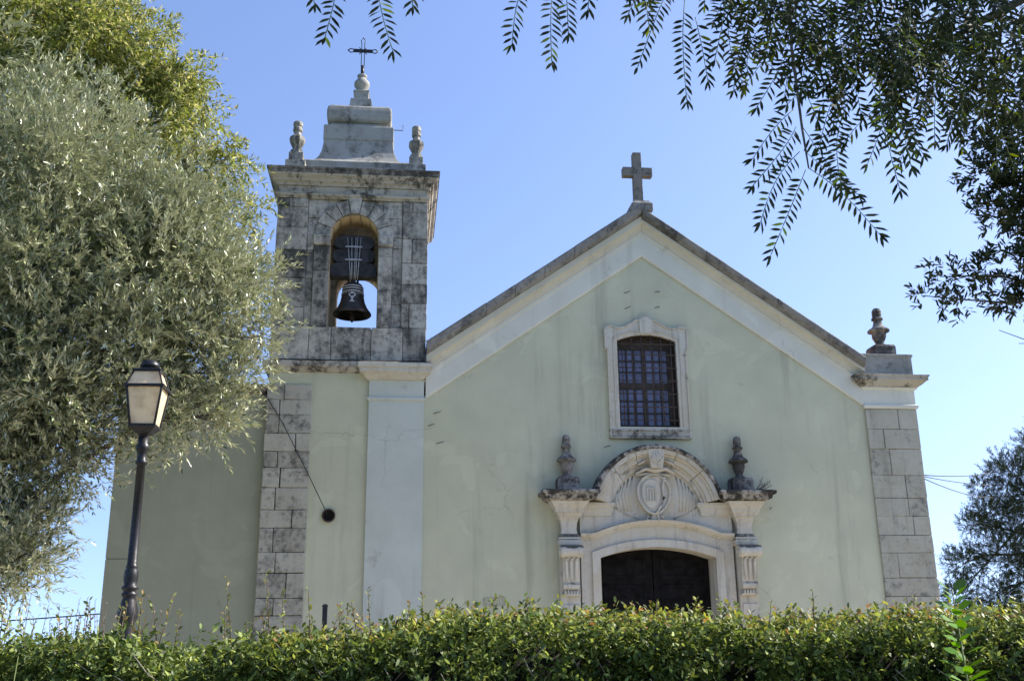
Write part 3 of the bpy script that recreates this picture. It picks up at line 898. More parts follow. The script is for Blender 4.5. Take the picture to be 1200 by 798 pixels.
# ------------------------------------------------------------------ bell
BLX, BLY = -5.30, .30
bell = empty("church_bell", (BLX, BLY, 7.2), "dark bronze bell hung in the arch of the belfry", "bell")
b_ = MB()
b_.lathe([(.33, 7.285), (.345, 7.30), (.335, 7.33), (.27, 7.42), (.225, 7.52), (.20, 7.64), (.19, 7.74), (.185, 7.80), (.165, 7.86), (.12, 7.895), (.05, 7.91)], BLX, BLY, 36, caps=False)
b_.lathe([(.33, 7.285), (.30, 7.31), (.235, 7.42), (.2, 7.52), (.175, 7.7), (.12, 7.85), (.02, 7.86)], BLX, BLY, 36, caps=False)
b_.lathe([(.05, 7.90), (.05, 7.97), (.035, 7.99)], BLX, BLY, 10)
for dx in (-.075, .075):
    b_.tube([(BLX + dx, BLY, 7.88), (BLX + dx * 1.1, BLY, 7.96), (BLX + dx * .5, BLY, 8.0)], .022, 8)
b_.build("bell_body", M['bronze'], bell, fix=True)
b_ = MB()
for z, r_ in ((7.70, .196), (7.755, .192), (7.80, .188)):
    b_.lathe([(r_ + .001, z), (r_ + .006, z + .006), (r_ + .001, z + .018)], BLX, BLY, 36, caps=False)
for k in range(30):
    a_ = 2 * math.pi * k / 30
    b_.tube([(BLX + .199 * math.cos(a_), BLY + .199 * math.sin(a_), 7.69), (BLX + .2015 * math.cos(a_), BLY + .2015 * math.sin(a_), 7.66)], .006, 4)
b_.build("relief_band", M['paint'], bell)
b_ = MB()                                            # chalice relief on the front
ch = [(-.03, 7.47), (.03, 7.47), (.03, 7.485), (.012, 7.50), (.010, 7.545), (.03, 7.565), (.05, 7.60), (.05, 7.612), (.035, 7.615), (.02, 7.645), (-.02, 7.645), (-.035, 7.615), (-.05, 7.612), (-.05, 7.60), (-.03, 7.565), (-.010, 7.545), (-.012, 7.50), (-.03, 7.485)]
b_.prism(ch, -.006, .006)
b_.v = [(x * 1.35, y, 7.575 + (z - 7.555) * 1.15) for x, y, z in b_.v]
b_.v = [(BLX + x, BLY - (.199 + (7.65 - z) * .16 + (.02 if z < 7.5 else 0)) + y + .5 * x * x / .2, z) for x, y, z in b_.v]
b_.build("chalice_emblem", M['paint'], bell)
b_ = MB()
b_.tube([(BLX, BLY, 7.84), (BLX, BLY, 7.3)], .014, 6); b_.lathe([(.01, 7.16), (.035, 7.19), (.05, 7.24), (.03, 7.3), (.012, 7.36)], BLX, BLY, 12)
b_.build("clapper", M['rust'], bell)
yk = MB()
half = [(0, 8.0), (.42, 8.0), (.42, 8.20), (.36, 8.215), (.33, 8.25), (.30, 8.26)]
half += [(.16, 8.27)]
half += [(.27 + .115 * math.cos(math.radians(t)), 8.395 + .125 * math.sin(math.radians(t))) for t in range(-80, 81, 20)]
half += [(.17, 8.52)]
half += [(.25 + .11 * math.cos(math.radians(t)), 8.645 + .115 * math.sin(math.radians(t))) for t in range(-80, 91, 20)]
half += [(.2, 8.78), (0, 8.79)]
pts = [(BLX + x, z) for x, z in half] + [(BLX - x, z) for x, z in half[::-1] if x > 0]
yk.prism(pts, BLY - .12, BLY + .12)
yk.build("headstock", M['beam'], bell, .012)
yk = MB()
for xb, xt in ((-.055, -.12), (-.025, -.045), (.02, .03), (.05, .06), (.085, .12)):
    yk.tube([(BLX + xb * .9, BLY - .10, 7.93), (BLX + xb, BLY - .145, 8.05), (BLX + xt, BLY - .15, 8.74)], .011, 6)
for z in (8.30, 8.55):
    yk.box(BLX - .15, BLX + .15, BLY - .172, BLY - .158, z - .014, z + .014)
yk.build("iron_strap", M['steel'], bell)
for sx in (-1, 1):
    yk = MB(); yk.tube([(BLX + sx * .40, BLY, 8.1), (BLX + sx * .47, BLY, 8.1)], .03, 8)
    yk.build("axle", M['iron'], bell)

# bell rope to the hole in the tower wall
rp = MB(); rp.tube([(-5.58, -.06, 3.70), (-5.95, -.07, 4.42), (-6.38, -.08, 5.22), (-6.75, -.06, 5.80), (-6.80, .05, 5.88)], .008, 6)
tag(rp.build("bell_rope", M['cable']), "thin dark rope slanting across the tower into its round hole", "rope")

# ------------------------------------------------------------------ street lamp
lamp = empty("street_lamp", (-6.73, -8.0, 0), "black cast iron lamp post with a four-sided glass lantern", "street lamp")
LX, LY = -6.73, -8.0
p = MB()
p.lathe([(.16, 0), (.16, .15), (.13, .2), (.12, .9), (.10, 1.0), (.075, 1.70), (.06, 1.76), (.065, 1.80), (.088, 1.86), (.09, 1.89), (.078, 1.94), (.058, 2.0), (.052, 2.02), (.065, 2.035), (.068, 2.055), (.05, 2.065), (.055, 2.08),
         (.072, 2.095), (.07, 2.11), (.05, 2.125), (.058, 2.16), (.062, 2.2), (.056, 2.25), (.046, 2.265), (.05, 2.275), (.05, 2.29), (.042, 2.30), (.037, 3.18), (.05, 3.185), (.052, 3.21), (.04, 3.22), (.042, 3.30),
         (.058, 3.315), (.06, 3.35), (.045, 3.37), (.045, 3.43)], LX, LY, 16)
b0 = len(p.v)
for i in range(b0):                                             # flutes on the two swellings
    x, y, z = p.v[i]
    if (1.84 < z < 2.0 or 2.14 < z < 2.24) and (i % 16) % 2:
        p.v[i] = (LX + (x - LX) * .86, LY + (y - LY) * .86, z)
p.build("post", M['iron'], lamp)
ln = MB()
def ring_frame(mb, h0, z0, h1, z1, rr=.012):
    for sx, sy in ((-1, -1), (1, -1), (1, 1), (-1, 1)):
        mb.tube([(LX + sx * h0, LY + sy * h0, z0), (LX + sx * h1, LY + sy * h1, z1)], rr, 5)
ring_frame(ln, .108, 3.53, .155, 3.875); ring_frame(ln, .16, 3.885, .112, 4.03, .009)
ln.rect_loft([(.03, 3.41), (.04, 3.445), (.065, 3.46), (.118, 3.515), (.118, 3.535), (.09, 3.537)], LX, LX, LY, LY)
for (h, z, wd) in ((.155, 3.868, .022),):
    ln.prism([(LX - h - wd, LY - h - wd), (LX + h + wd, LY - h - wd), (LX + h + wd, LY + h + wd), (LX - h - wd, LY + h + wd)], 0, .024,
             holes=[[(LX - h + .012, LY - h + .012), (LX + h - .012, LY - h + .012), (LX + h - .012, LY + h - .012), (LX - h + .012, LY + h - .012)]])
    k0 = len(ln.v) - 16
    for i in range(k0, len(ln.v)):
        x, y, zz = ln.v[i]; ln.v[i] = (x, zz, z + y)
ln.rect_loft([(.10, 4.02), (.125, 4.025), (.125, 4.045), (.07, 4.06)], LX, LX, LY, LY)
ln.build("lantern_frame", M['iron'], lamp, .002)
cpb = MB(); cpb.lathe([(.075, 4.055), (.07, 4.075), (.085, 4.08), (.088, 4.10), (.07, 4.135), (.03, 4.155), (.0, 4.158)], LX, LY, 18, caps=False)
cpb.build("cap", M['iron'], lamp)
for k in range(4):
    for h0, z0, h1, z1 in ((.104, 3.538, .148, 3.866), (.150, 3.893, .108, 4.02)):
        q = MB()
        c0 = [(-h0, -h0, z0), (h0, -h0, z0), (h1, -h1, z1), (-h1, -h1, z1)]
        cs_, sn_ = ((1, 0), (0, 1), (-1, 0), (0, -1))[k]
        q.v = [(LX + x * cs_ - y * sn_, LY + x * sn_ + y * cs_, z) for x, y, z in c0]
        q.v += [(LX + (x * .98) * cs_ - (y * .97) * sn_, LY + (x * .98) * sn_ + (y * .97) * cs_, z) for x, y, z in c0]
        for f in ((0, 1, 2, 3), (7, 6, 5, 4), (0, 4, 5, 1), (1, 5, 6, 2), (2, 6, 7, 3), (3, 7, 4, 0)): q.face(f)
        q.build("lantern_pane", M['lamp_glass'], lamp)

# ------------------------------------------------------------------ foliage
def unit(a_):
    return a_ / np.maximum(np.linalg.norm(a_, axis=-1, keepdims=True), 1e-9)

def leaf_object(name, P, D, N, L, W, col, mat, parent=None, hexa=False):
    """one leaf per row: base P, direction D, face normal N, length L, width W, colour col (n,3)"""
    n = len(P)
    D = unit(D); S = unit(np.cross(D, N)); Nn = np.cross(S, D)
    L = np.broadcast_to(L, (n,))[:, None]; W = np.broadcast_to(W, (n,))[:, None]
    if hexa:
        pts = [P, P + D * L * .28 + S * W * .42, P + D * L * .66 + S * W * .44 + Nn * L * .03, P + D * L - Nn * L * .06, P + D * L * .66 - S * W * .44 + Nn * L * .03, P + D * L * .28 - S * W * .42]
    else:
        pts = [P, P + D * L * .45 + S * W * .5, P + D * L - Nn * L * .05, P + D * L * .45 - S * W * .5]
    k = len(pts)
    V = np.stack(pts, 1).reshape(-1, 3).astype(np.float32)
    me = bpy.data.meshes.new(name)
    me.vertices.add(n * k); me.vertices.foreach_set("co", V.ravel())
    me.loops.add(n * k); me.loops.foreach_set("vertex_index", np.arange(n * k, dtype=np.int32))
    me.polygons.add(n); me.polygons.foreach_set("loop_start", np.arange(0, n * k, k, dtype=np.int32))
    at = me.attributes.new("col", 'FLOAT_COLOR', 'FACE')
    at.data.foreach_set("color", np.concatenate([col, np.ones((n, 1))], 1).astype(np.float32).ravel())
    me.materials.append(mat)
    me.update(calc_edges=True)
    o = bpy.data.objects.new(name, me)
    sc.collection.objects.link(o)
    return adopt(o, parent)

def twigs(start, dirn, length, per, lay=.55, spread=.8, droop=0.0):
    """leaves along twigs: returns P, D, N"""
    n = len(start)
    dirn = unit(dirn)
    t = np.tile(np.linspace(.08, 1.0, per), (n, 1)) + rng.normal(0, .03, (n, per))
    L = np.broadcast_to(length, (n,))[:, None, None]
    pos = start[:, None, :] + dirn[:, None, :] * L * t[..., None]
    pos[..., 2] -= droop * (t ** 2) * L[..., 0]
    rnd = unit(rng.normal(size=(n, per, 3)))
    side = unit(np.cross(np.broadcast_to(dirn[:, None, :], rnd.shape), rnd))
    D = unit(dirn[:, None, :] * lay + side * spread + rng.normal(0, .15, rnd.shape))
    N = unit(np.cross(D, np.cross(np.array([0, 0, 1.]), D)) + rng.normal(0, .5, D.shape))
    return pos.reshape(-1, 3), D.reshape(-1, 3), N.reshape(-1, 3)

def clump_points(clumps, count, lo=.55, flat=1.0):
    """points near the outer skin of ragged clumps (x, y, z, r, ry)"""
    cl = np.array(clumps)
    wgt = cl[:, 3] ** 2; wgt /= wgt.sum()
    idx = rng.choice(len(cl), count, p=wgt)
    d = unit(rng.normal(size=(count, 3)))
    rad = lo + (1.02 - lo) * rng.random(count) ** .6
    # ragged outline
    wob = 1 + .16 * np.sin(d[:, 0] * 5.1 + idx * 1.7) * np.cos(d[:, 2] * 4.3 + idx) + rng.normal(0, .05, count)
    R = cl[idx, 3] * rad * wob
    p = cl[idx, :3] + d * np.stack([R, R * cl[idx, 4], R * flat], 1)
    return p, d, idx

def break_up(clumps, n, k, core=.45):
    """ragged crown: every big clump becomes a thin core and n smaller clumps round its skin"""
    out_ = []
    for (x, y, z, r_) in clumps:
        out_.append((x, y, z, r_ * core))
        m_ = max(3, int(n * min(1.3, r_ ** .8)))
        for q in range(m_):
            v = Vector((random.gauss(0, 1), random.gauss(0, 1), random.gauss(0, 1))).normalized() * r_ * random.uniform(.6, .95)
            out_.append((x + v.x, y + v.y, z + v.z, r_ * k * random.uniform(.65, 1.25)))
    return out_

def colours(n, base, var=.25, alt=None, p_alt=.0):
    c = np.array(base)[None, :] * (1 + rng.normal(0, var, (n, 1)).clip(-.6, .8))
    if alt is not None:
        k = rng.random(n) < p_alt
        c[k] = np.array(alt) * (1 + rng.normal(0, var, (k.sum(), 1)).clip(-.6, .8))
    return c.clip(.004, .9)

def limbs(root, trunk_pts, trunk_r, ends, mat, name="trunk"):
    mb = MB()
    mb.tube(trunk_pts, trunk_r, 10)
    top = Vector(trunk_pts[-1])
    for (x, y, z, r_) in ends:
        e_ = Vector((x, y, z))
        k = random.choice(range(len(trunk_pts) // 2, len(trunk_pts)))
        s_ = Vector(trunk_pts[k]); r0 = trunk_r[k] * .34
        m1 = s_.lerp(e_, .4) + Vector((random.uniform(-.2, .2), random.uniform(-.2, .2), random.uniform(.0, .3)))
        m2 = s_.lerp(e_, .75) + Vector((random.uniform(-.15, .15), random.uniform(-.15, .15), random.uniform(.0, .2)))
        mb.tube([s_, m1, m2, e_], [r0, r0 * .65, r0 * .4, .015], 7)
        for q in range(4):
            e2 = e_ + Vector((random.gauss(0, 1), random.gauss(0, .8), random.gauss(.2, .8))).normalized() * r_ * .85
            mb.tube([m2, m2.lerp(e2, .5) + Vector((0, 0, .08)), e2], [r0 * .3, r0 * .18, .006], 5)
    return mb.build(name, mat, root)

# --- olive tree
OL = [(-8.73, -5.2, 7.81, .92), (-7.71, -5.0, 7.05, .86), (-8.79, -5.6, 6.51, 1.1), (-7.61, -5.3, 5.98, 1.1), (-6.78, -4.9, 6.22, .66), (-6.46, -5.0, 5.56, .58), (-7.0, -5.3, 4.83, .74),
      (-7.24, -5.2, 4.08, .50), (-8.01, -5.4, 4.90, .88), (-8.85, -5.5, 4.9, 1.0), (-8.95, -5.2, 3.55, .78), (-8.85, -5.1, 2.72, .48), (-8.10, -5.0, 3.72, .42), (-6.72, -5.0, 4.28, .40), (-9.6, -5.2, 8.3, .85),
      (-6.25, -4.9, 6.03, .36), (-10.4, -5.3, 6.5, 1.3), (-10.3, -5.2, 4.6, 1.1), (-9.5, -4.4, 5.6, 1.2), (-8.0, -4.3, 6.0, 1.0), (-7.55, -5.0, 4.45, .62), (-6.95, -4.8, 5.25, .62), (-6.55, -4.9, 4.85, .45), (-8.5, -5.0, 4.2, .8), (-9.1, -4.6, 3.0, .75), (-8.75, -5.4, 5.7, .9), (-7.35, -4.9, 6.6, .8), (-8.55, -5.3, 2.45, .34), (-8.8, -5.0, 3.1, .5), (-9.2, -5.0, 2.5, .6), (-8.6, -5.1, 4.2, .62), (-8.95, -5.1, 3.8, .7), (-8.2, -4.9, 4.3, .5), (-8.75, -4.8, 2.75, .42), (-6.15, -5.0, 5.3, .33), (-6.35, -5.0, 4.85, .36), (-6.6, -5.0, 4.5, .35)]
olive = empty("olive_tree", (-9.7, -5.0, 0), "silvery grey-green olive tree behind the lamp post", "tree")
limbs(olive, [(-9.7, -5, -.05), (-9.65, -4.95, .8), (-9.5, -5.05, 1.7), (-9.35, -5, 2.6), (-9.2, -5.05, 3.6), (-9.0, -5.0, 4.6)], [.30, .22, .18, .15, .12, .08], OL, M['bark'])
st, d, ix = clump_points([(x, y, z, r_, 1.0) for x, y, z, r_ in break_up(OL, 14, .35, .5)], 14500, .4)
dr = d * .8 + rng.normal(0, .4, d.shape) + np.array([0.1, -.15, .35])
P, D, N = twigs(st, dr, rng.uniform(.22, .48, len(st)), 20, 1.0, .62, .12)
k = len(P)
leaf_object("crown", P, D, N, rng.uniform(.065, .105, k), rng.uniform(.016, .023, k), colours(k, (.135, .165, .052), .45, (.40, .42, .23), .34), M['olive'], olive)

# --- yellow-green tree behind the olive
AC = [(-10.2, -2.0, 10.9, 1.5), (-8.97, -2.0, 10.6, 1.1), (-8.25, -1.9, 9.75, 1.05), (-7.65, -2.0, 8.75, .78), (-9.25, -2.1, 9.3, 1.1), (-7.1, -2.0, 8.0, .55), (-10.9, -2.0, 11.6, 1.2), (-8.15, -2.0, 10.45, .62),
      (-6.78, -2.0, 7.45, .38), (-9.2, -2.0, 11.6, .75), (-8.6, -1.9, 8.2, .9), (-7.7, -1.9, 7.6, .6), (-11.5, -1.9, 9.6, 1.3), (-10.3, -1.9, 8.8, 1.2), (-7.4, -2.0, 9.5, .4), (-6.95, -2.0, 7.0, .5), (-7.3, -2.0, 8.45, .5)]
acacia = empty("acacia_tree", (-11.2, -1.9, 0), "tall yellow-green tree rising above the olive tree", "tree")
limbs(acacia, [(-11.2, -1.9, -.05), (-11.15, -1.9, 2), (-11.0, -1.95, 4.2), (-10.7, -1.9, 6.4), (-10.2, -1.95, 8.4), (-9.8, -2, 9.6)], [.26, .22, .2, .17, .13, .09], AC, M['bark'])
st, d, ix = clump_points([(x, y, z, r_, .9) for x, y, z, r_ in break_up(AC, 14, .33)], 7000, .1)
dr = d * .7 + rng.normal(0, .6, d.shape) + np.array([0, 0, -.45])
P, D, N = twigs(st, dr, rng.uniform(.25, .5, len(st)), 17, .6, .7, .35)
k = len(P)
cc = colours(k, (.16, .195, .05), .36, (.40, .39, .17), .3)
leaf_object("crown", P, D, N, rng.uniform(.07, .125, k), rng.uniform(.022, .034, k), cc, M['acacia'], acacia)

# --- pinnate fronds
def fronds(rows, pairs=9, leaf=.05, width=.0125, ang=1.0):
    P, D, N, stems = [], [], [], []
    for (x0, y0, z0, x1, y1, z1) in rows:
        a_ = np.array([x0, y0, z0]); b_ = np.array([x1, y1, z1])
        L = np.linalg.norm(b_ - a_); ax = (b_ - a_) / L
        bend = np.array([random.uniform(-.04, .04), random.uniform(-.04, .04), .03]) * L * 2
        nrm = unit(np.array([random.uniform(-.3, .3), -1.0, random.uniform(-.6, -.1)]))
        nrm = unit(nrm - ax * (nrm @ ax)); side = np.cross(ax, nrm)
        npair = max(5, int(round(L / .0255)))
        prev = a_
        pts = [a_]
        for i in range(1, npair + 1):
            t = i / npair
            q = a_ + (b_ - a_) * t + bend * math.sin(math.pi * t)
            pts.append(q)
            if t < .12: continue
            for s_ in (-1, 1):
                if random.random() < .06: continue
                P.append(q + ax * s_ * .006)
                tw = rng.normal(0, .16, 3)
                D.append(ax * (.42 + .6 * t ** 4) + side * s_ * ang * (1 - .35 * t ** 4) + np.array([0, 0, -.12]) + tw * .5)
                N.append(nrm + rng.normal(0, .2, 3))
        P.append(b_); D.append(ax + rng.normal(0, .1, 3)); N.append(nrm)
        stems.append(pts)
    return np.array(P), np.array(D), np.array(N), stems

FR = [(-4.7, -14.13, 4.02, -4.73, -14.2, 3.69), (-4.55, -14.05, 4.13, -4.49, -14.11, 3.71), (-4.42, -14.22, 4.17, -4.42, -14.23, 3.82), (-4.84, -13.79, 4.45, -4.82, -13.74, 4.14), (-3.9, -13.87, 4.29, -4.02, -13.91, 3.89), (-3.84, -13.98, 4.21, -3.88, -14.02, 3.75), (-3.85, -14.16, 4.1, -3.85, -14.23, 3.74), (-3.71, -14.14, 4.22, -3.74, -14.07, 3.96), (-3.4, -13.84, 4.35, -3.51, -13.79, 4.14), (-3.32, -13.85, 4.28, -3.51, -13.9, 3.82), (-3.36, -14.1, 4.01, -3.37, -14.07, 3.58), (-3.25, -13.88, 4.08, -3.2, -13.83, 3.82), (-3.01, -13.81, 4.04, -3.11, -13.88, 3.75), (-2.87, -13.95, 3.37, -3.03, -13.92, 3.02), (-2.91, -14.0, 3.42, -3.11, -14.05, 3.1), (-2.92, -14.01, 3.52, -3.14, -14.08, 3.23), (-2.82, -13.78, 3.73, -2.99, -13.72, 3.53), (-2.87, -13.98, 3.36, -2.63, -14.01, 3.08), (-2.8, -13.8, 3.53, -2.58, -13.78, 3.35), (-2.8, -13.81, 3.63, -2.62, -13.75, 3.4), (-2.89, -14.0, 3.74, -2.83, -14.01, 3.56), (-2.89, -13.95, 3.9, -3.05, -13.96, 3.63), (-2.64, -14.17, 3.63, -2.63, -14.2, 3.18), (-2.51, -13.84, 4.03, -2.7, -13.92, 3.66), (-2.64, -14.23, 3.49, -2.58, -14.21, 3.27), (-2.49, -14.11, 3.59, -2.49, -14.1, 3.4), (-2.3, -14.01, 3.74, -2.37, -14.04, 3.47), (-2.64, -13.75, 4.16, -2.66, -13.8, 3.85), (-2.73, -14.04, 3.58, -2.8, -14.09, 3.22), (-2.48, -13.93, 3.72, -2.62, -13.97, 3.4), (-3.45, -14.07, 4.25, -3.49, -14.03, 3.93), (-3.19, -14.09, 4.1, -3.25, -14.08, 3.76), (-3.55, -13.8, 4.59, -3.52, -13.86, 4.18)]
pinnate = empty("pinnate_tree", (1.6, -14.6, 0), "overhanging tree with feathery leaf fronds across the top of the photo", "tree")
tk = MB()
tk.tube([(1.6, -14.6, -.05), (1.5, -14.6, 1.5), (1.2, -14.5, 3.0), (.7, -14.4, 4.2), (-.2, -14.2, 4.9), (-1.4, -14.1, 5.1), (-2.6, -14.0, 5.0), (-3.6, -14.0, 4.9), (-4.7, -14.1, 4.75)], [.2, .17, .15, .12, .09, .06, .045, .03, .012], 10)
tk.tube([(-.2, -14.2, 4.9), (-1.0, -13.9, 4.6), (-1.7, -13.9, 4.3), (-2.2, -13.9, 4.0)], [.05, .035, .022, .01], 7)
tk.tube([(-2.6, -14.0, 5.0), (-2.86, -14.0, 4.6), (-2.88, -14.0, 4.19), (-2.90, -14.0, 3.88), (-2.89, -14.0, 3.52), (-2.88, -14, 3.35)], [.02, .012, .008, .006, .005, .003], 6)
tk.tube([(-1.4, -14.1, 5.1), (-1.9, -14.0, 4.4), (-2.0, -14, 3.95)], [.03, .015, .006], 6)
tk.build("trunk", M['bark'], pinnate)
rows = list(FR)
# crown mass: fronds hanging round the limb, thick towards the right
def mass(n, xr, yr, zr, L=(.22, .38)):
    for _ in range(n):
        x, y, z = random.uniform(*xr), random.uniform(*yr), random.uniform(*zr)
        l = random.uniform(*L)
        dv = Vector((random.gauss(0, .5), random.gauss(0, .4), -.9 + random.gauss(0, .35))).normalized() * l
        rows.append((x, y, z, x + dv.x, y + dv.y, z + dv.z))
mass(60, (-3.15, -2.65), (-14.3, -13.75), (4.0, 4.6))
mass(80, (-2.75, -2.0), (-14.4, -13.7), (4.0, 4.6))
mass(52, (-2.5, -1.8), (-14.3, -13.7), (3.75, 4.2))
mass(26, (-2.75, -2.4), (-14.2, -13.8), (3.75, 4.15))
mass(46, (-1.95, -1.2), (-14.4, -13.6), (3.9, 4.6))
mass(200, (-3.8, .6), (-14.6, -13.6), (4.55, 5.4))  # upper crown out of view, added to shade the fronds below
P, D, N, stems = fronds(rows)
k = len(P)
leaf_object("crown", P, D, N, rng.uniform(.042, .062, k), rng.uniform(.0105, .0145, k), colours(k, (.034, .044, .018), .3, (.20, .25, .03), .07), M['spray'], pinnate, hexa=True)
sm = MB()
for pts in stems: sm.tube([tuple(q) for q in pts[::2]] + ([tuple(pts[-1])] if len(pts) % 2 == 0 else []), .0017, 4)
sm.build("leaf_stalks", M['shoot'], pinnate, fix=False)["kind"] = "stuff"

# --- dark broad-leaved tree at the right edge
DK = [(1.45, -9.5, 5.9, .55), (.95, -9.5, 6.25, .30), (1.4, -9.5, 5.35, .55), (.85, -9.5, 5.62, .24), (1.05, -9.5, 5.3, .26), (1.1, -9.5, 4.68, .30), (.72, -9.5, 4.70, .17), (.45, -9.5, 4.62, .11), (.22, -9.5, 4.62, .10),
      (.08, -9.5, 4.43, .09), (.42, -9.5, 4.42, .12), (.8, -9.5, 4.45, .15), (2.2, -9.5, 5.6, 1.0), (2.1, -9.5, 4.6, .8), (1.7, -9.5, 6.9, .8)]
darkt = empty("broadleaf_tree", (3.3, -9.5, 0), "dark glossy-leaved tree reaching in at the right edge below the fronds", "tree")
tk = limbs(darkt, [(3.3, -9.5, -.05), (3.2, -9.5, 1.5), (3.0, -9.45, 3.0), (2.6, -9.5, 4.2), (2.1, -9.5, 5.0)], [.22, .18, .15, .11, .07], [c for c in DK if c[3] > .5], M['bark'])
br = MB()
for pts, r_ in (([(2.1, -9.5, 5.0), (1.4, -9.5, 4.55), (.9, -9.5, 4.40), (.5, -9.5, 4.42), (.05, -9.5, 4.45)], [.03, .02, .012, .007, .004]), ([(1.3, -9.5, 4.52), (.8, -9.5, 4.66), (.25, -9.5, 4.63)], [.015, .009, .004]),
                ([(2.1, -9.5, 5.0), (1.5, -9.5, 5.2), (.9, -9.5, 5.3)], [.03, .015, .005]), ([(2.1, -9.5, 5.0), (1.5, -9.5, 5.6), (.75, -9.5, 5.65)], [.03, .015, .005]), ([(1.5, -9.5, 5.6), (1.2, -9.5, 6.0), (.8, -9.5, 6.25)], [.015, .01, .004])):
    br.tube(pts, r_, 6)
br.build("branch", M['bark'], darkt)
st, d, ix = clump_points([(x, y, z, r_, .9) for x, y, z, r_ in DK] + [(x, -9.5, z, r_, .9) for x, z, r_ in ((.62, 4.42, .10), (.25, 4.44, .10), (.6, 4.66, .12), (.35, 4.63, .10), (1.05, 4.45, .16), (1.0, 4.62, .14), (.75, 5.65, .12), (.9, 5.28, .14), (.8, 6.22, .14), (1.2, 5.95, .3), (1.35, 5.0, .35), (1.2, 5.5, .3))], 2100, .15)
dr = d + rng.normal(0, .4, d.shape) + np.array([-.2, 0, .2])
P, D, N = twigs(st, dr, rng.uniform(.07, .14, len(st)), 9, .6, .7)
k = len(P)
leaf_object("crown", P, D, N, rng.uniform(.06, .095, k), rng.uniform(.018, .028, k), colours(k, (.035, .05, .02), .3, (.10, .12, .03), .05), M['dark_leaf'], darkt, hexa=True)
bt = MB()
for _ in range(9):
    a_ = Vector((1.35 + random.uniform(-.1, .3), -9.5, 3.95 + random.uniform(-.1, .15))); b2 = Vector((.72 + random.uniform(0, .35), -9.5 + random.uniform(-.1, .1), 4.2 - random.uniform(-.02, .45)))
    bt.tube([a_, a_.lerp(b2, .5) + Vector((0, 0, random.uniform(-.08, .06))), b2], [.006, .005, .003], 5)
bt.tube([(2.6, -9.5, 4.2), (2.0, -9.5, 3.95), (1.4, -9.5, 3.95)], [.02, .014, .007], 6)
bt.build("bare_twig", M['twig'], darkt)

# --- pine behind the church at the right
PN = [(14.5, 12, 6.4, .95), (13.6, 12, 5.2, .75), (13.9, 12, 4.05, .95), (12.45, 12, 3.75, .62), (12.1, 12, 2.8, .6), (13.5, 12, 2.75, .75), (13.25, 12, 6.0, .28), (15.4, 12, 5.4, 1.4), (15.2, 12, 3.6, 1.2), (15.8, 12, 7.3, 1.0), (12.9, 12, 4.9, .4),
      (14.9, 12, 2.2, .9), (16.8, 12, 5.5, 1.6), (16.5, 12, 3.2, 1.3), (12.9, 12, 1.9, .8)]
pine = empty("pine_tree", (16.0, 12.2, 0), "dark pine tree behind the right corner of the church", "tree")
limbs(pine, [(16, 12.2, -.05), (16, 12.2, 2), (16.05, 12.2, 4), (16.0, 12.2, 6), (16.0, 12.2, 8.2)], [.3, .27, .23, .17, .06], PN, M['bark'])
st, d, ix = clump_points([(x, y, z, r_, .9) for x, y, z, r_ in PN], 11000, .15, .75)
dr = d + rng.normal(0, .5, d.shape) + np.array([0, 0, .35])
P, D, N = twigs(st, dr, rng.uniform(.12, .3, len(st)), 20, .8, .55)
k = len(P)
leaf_object("crown", P, D, N, rng.uniform(.08, .13, k), rng.uniform(.012, .018, k), colours(k, (.05, .07, .035), .3), M['pine'], pine)

# --- hedge
hedge = empty("hedge", (-4, -13.2, 0), "clipped green hedge running across the front with orange-tipped shoots", "hedge")
def top_z(x, y):
    return 1.54 + .10 / (1 + np.exp(-(x + 4.75) * 5)) + .024 * np.sin(x * 3.1 + 1) + .018 * np.sin(x * 8.3 + y * 3) + .014 * np.sin(x * 17.0 + 2 * np.sin(x * 5)) + .008 * np.sin(x * 41.0)
def front_y(x, z):
    return -13.62 + .05 * np.sin(x * 2.3 + z * 2) + .04 * np.sin(x * 6.1 - z * 5) + .03 * np.sin(x * 13.7 + z * 9)
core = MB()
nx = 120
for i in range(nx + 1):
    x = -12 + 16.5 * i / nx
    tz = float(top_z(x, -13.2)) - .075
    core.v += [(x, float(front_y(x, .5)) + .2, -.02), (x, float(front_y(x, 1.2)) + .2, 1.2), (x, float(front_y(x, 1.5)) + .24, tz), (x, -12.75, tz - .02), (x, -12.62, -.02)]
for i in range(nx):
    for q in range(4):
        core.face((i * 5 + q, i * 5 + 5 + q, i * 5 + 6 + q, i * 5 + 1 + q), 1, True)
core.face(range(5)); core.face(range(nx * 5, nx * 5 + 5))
core.build("hedge_core", M['dirt'], hedge, label="solid hedge core, near-black colour standing for the shade between leaves")
def hedge_leaves(n_front, n_top, xr, zr):
    x = rng.uniform(*xr, n_front); z = rng.uniform(*zr, n_front)
    y = front_y(x, z) + rng.random(n_front) ** 1.2 * .22
    gap = np.sin(x * 7.3 + np.sin(z * 11) * 1.5) * np.sin(z * 19 + x * 3.1) + .5 * np.sin(x * 23 + z * 31) + .25 * rng.normal(size=n_front)
    keep = gap > -.42
    x, y, z = x[keep], y[keep], z[keep]; n_front = len(x)
    a_ = np.stack([x, y, z], 1); da = np.stack([rng.normal(0, .5, n_front), -.7 + rng.normal(0, .4, n_front), .55 + rng.normal(0, .45, n_front)], 1)
    x = rng.uniform(*xr, n_top); y = rng.uniform(-13.62, -12.6, n_top)
    z = top_z(x, y) - .02 - rng.random(n_top) ** 1.6 * .12
    b2 = np.stack([x, y, z], 1); db = np.stack([rng.normal(0, .5, n_top), rng.normal(-.1, .5, n_top), .9 + rng.normal(0, .3, n_top)], 1)
    return np.concatenate([a_, b2]), np.concatenate([da, db])
S1, D1 = hedge_leaves(6600, 6800, (-6.6, -1.0), (1.2, 1.60))
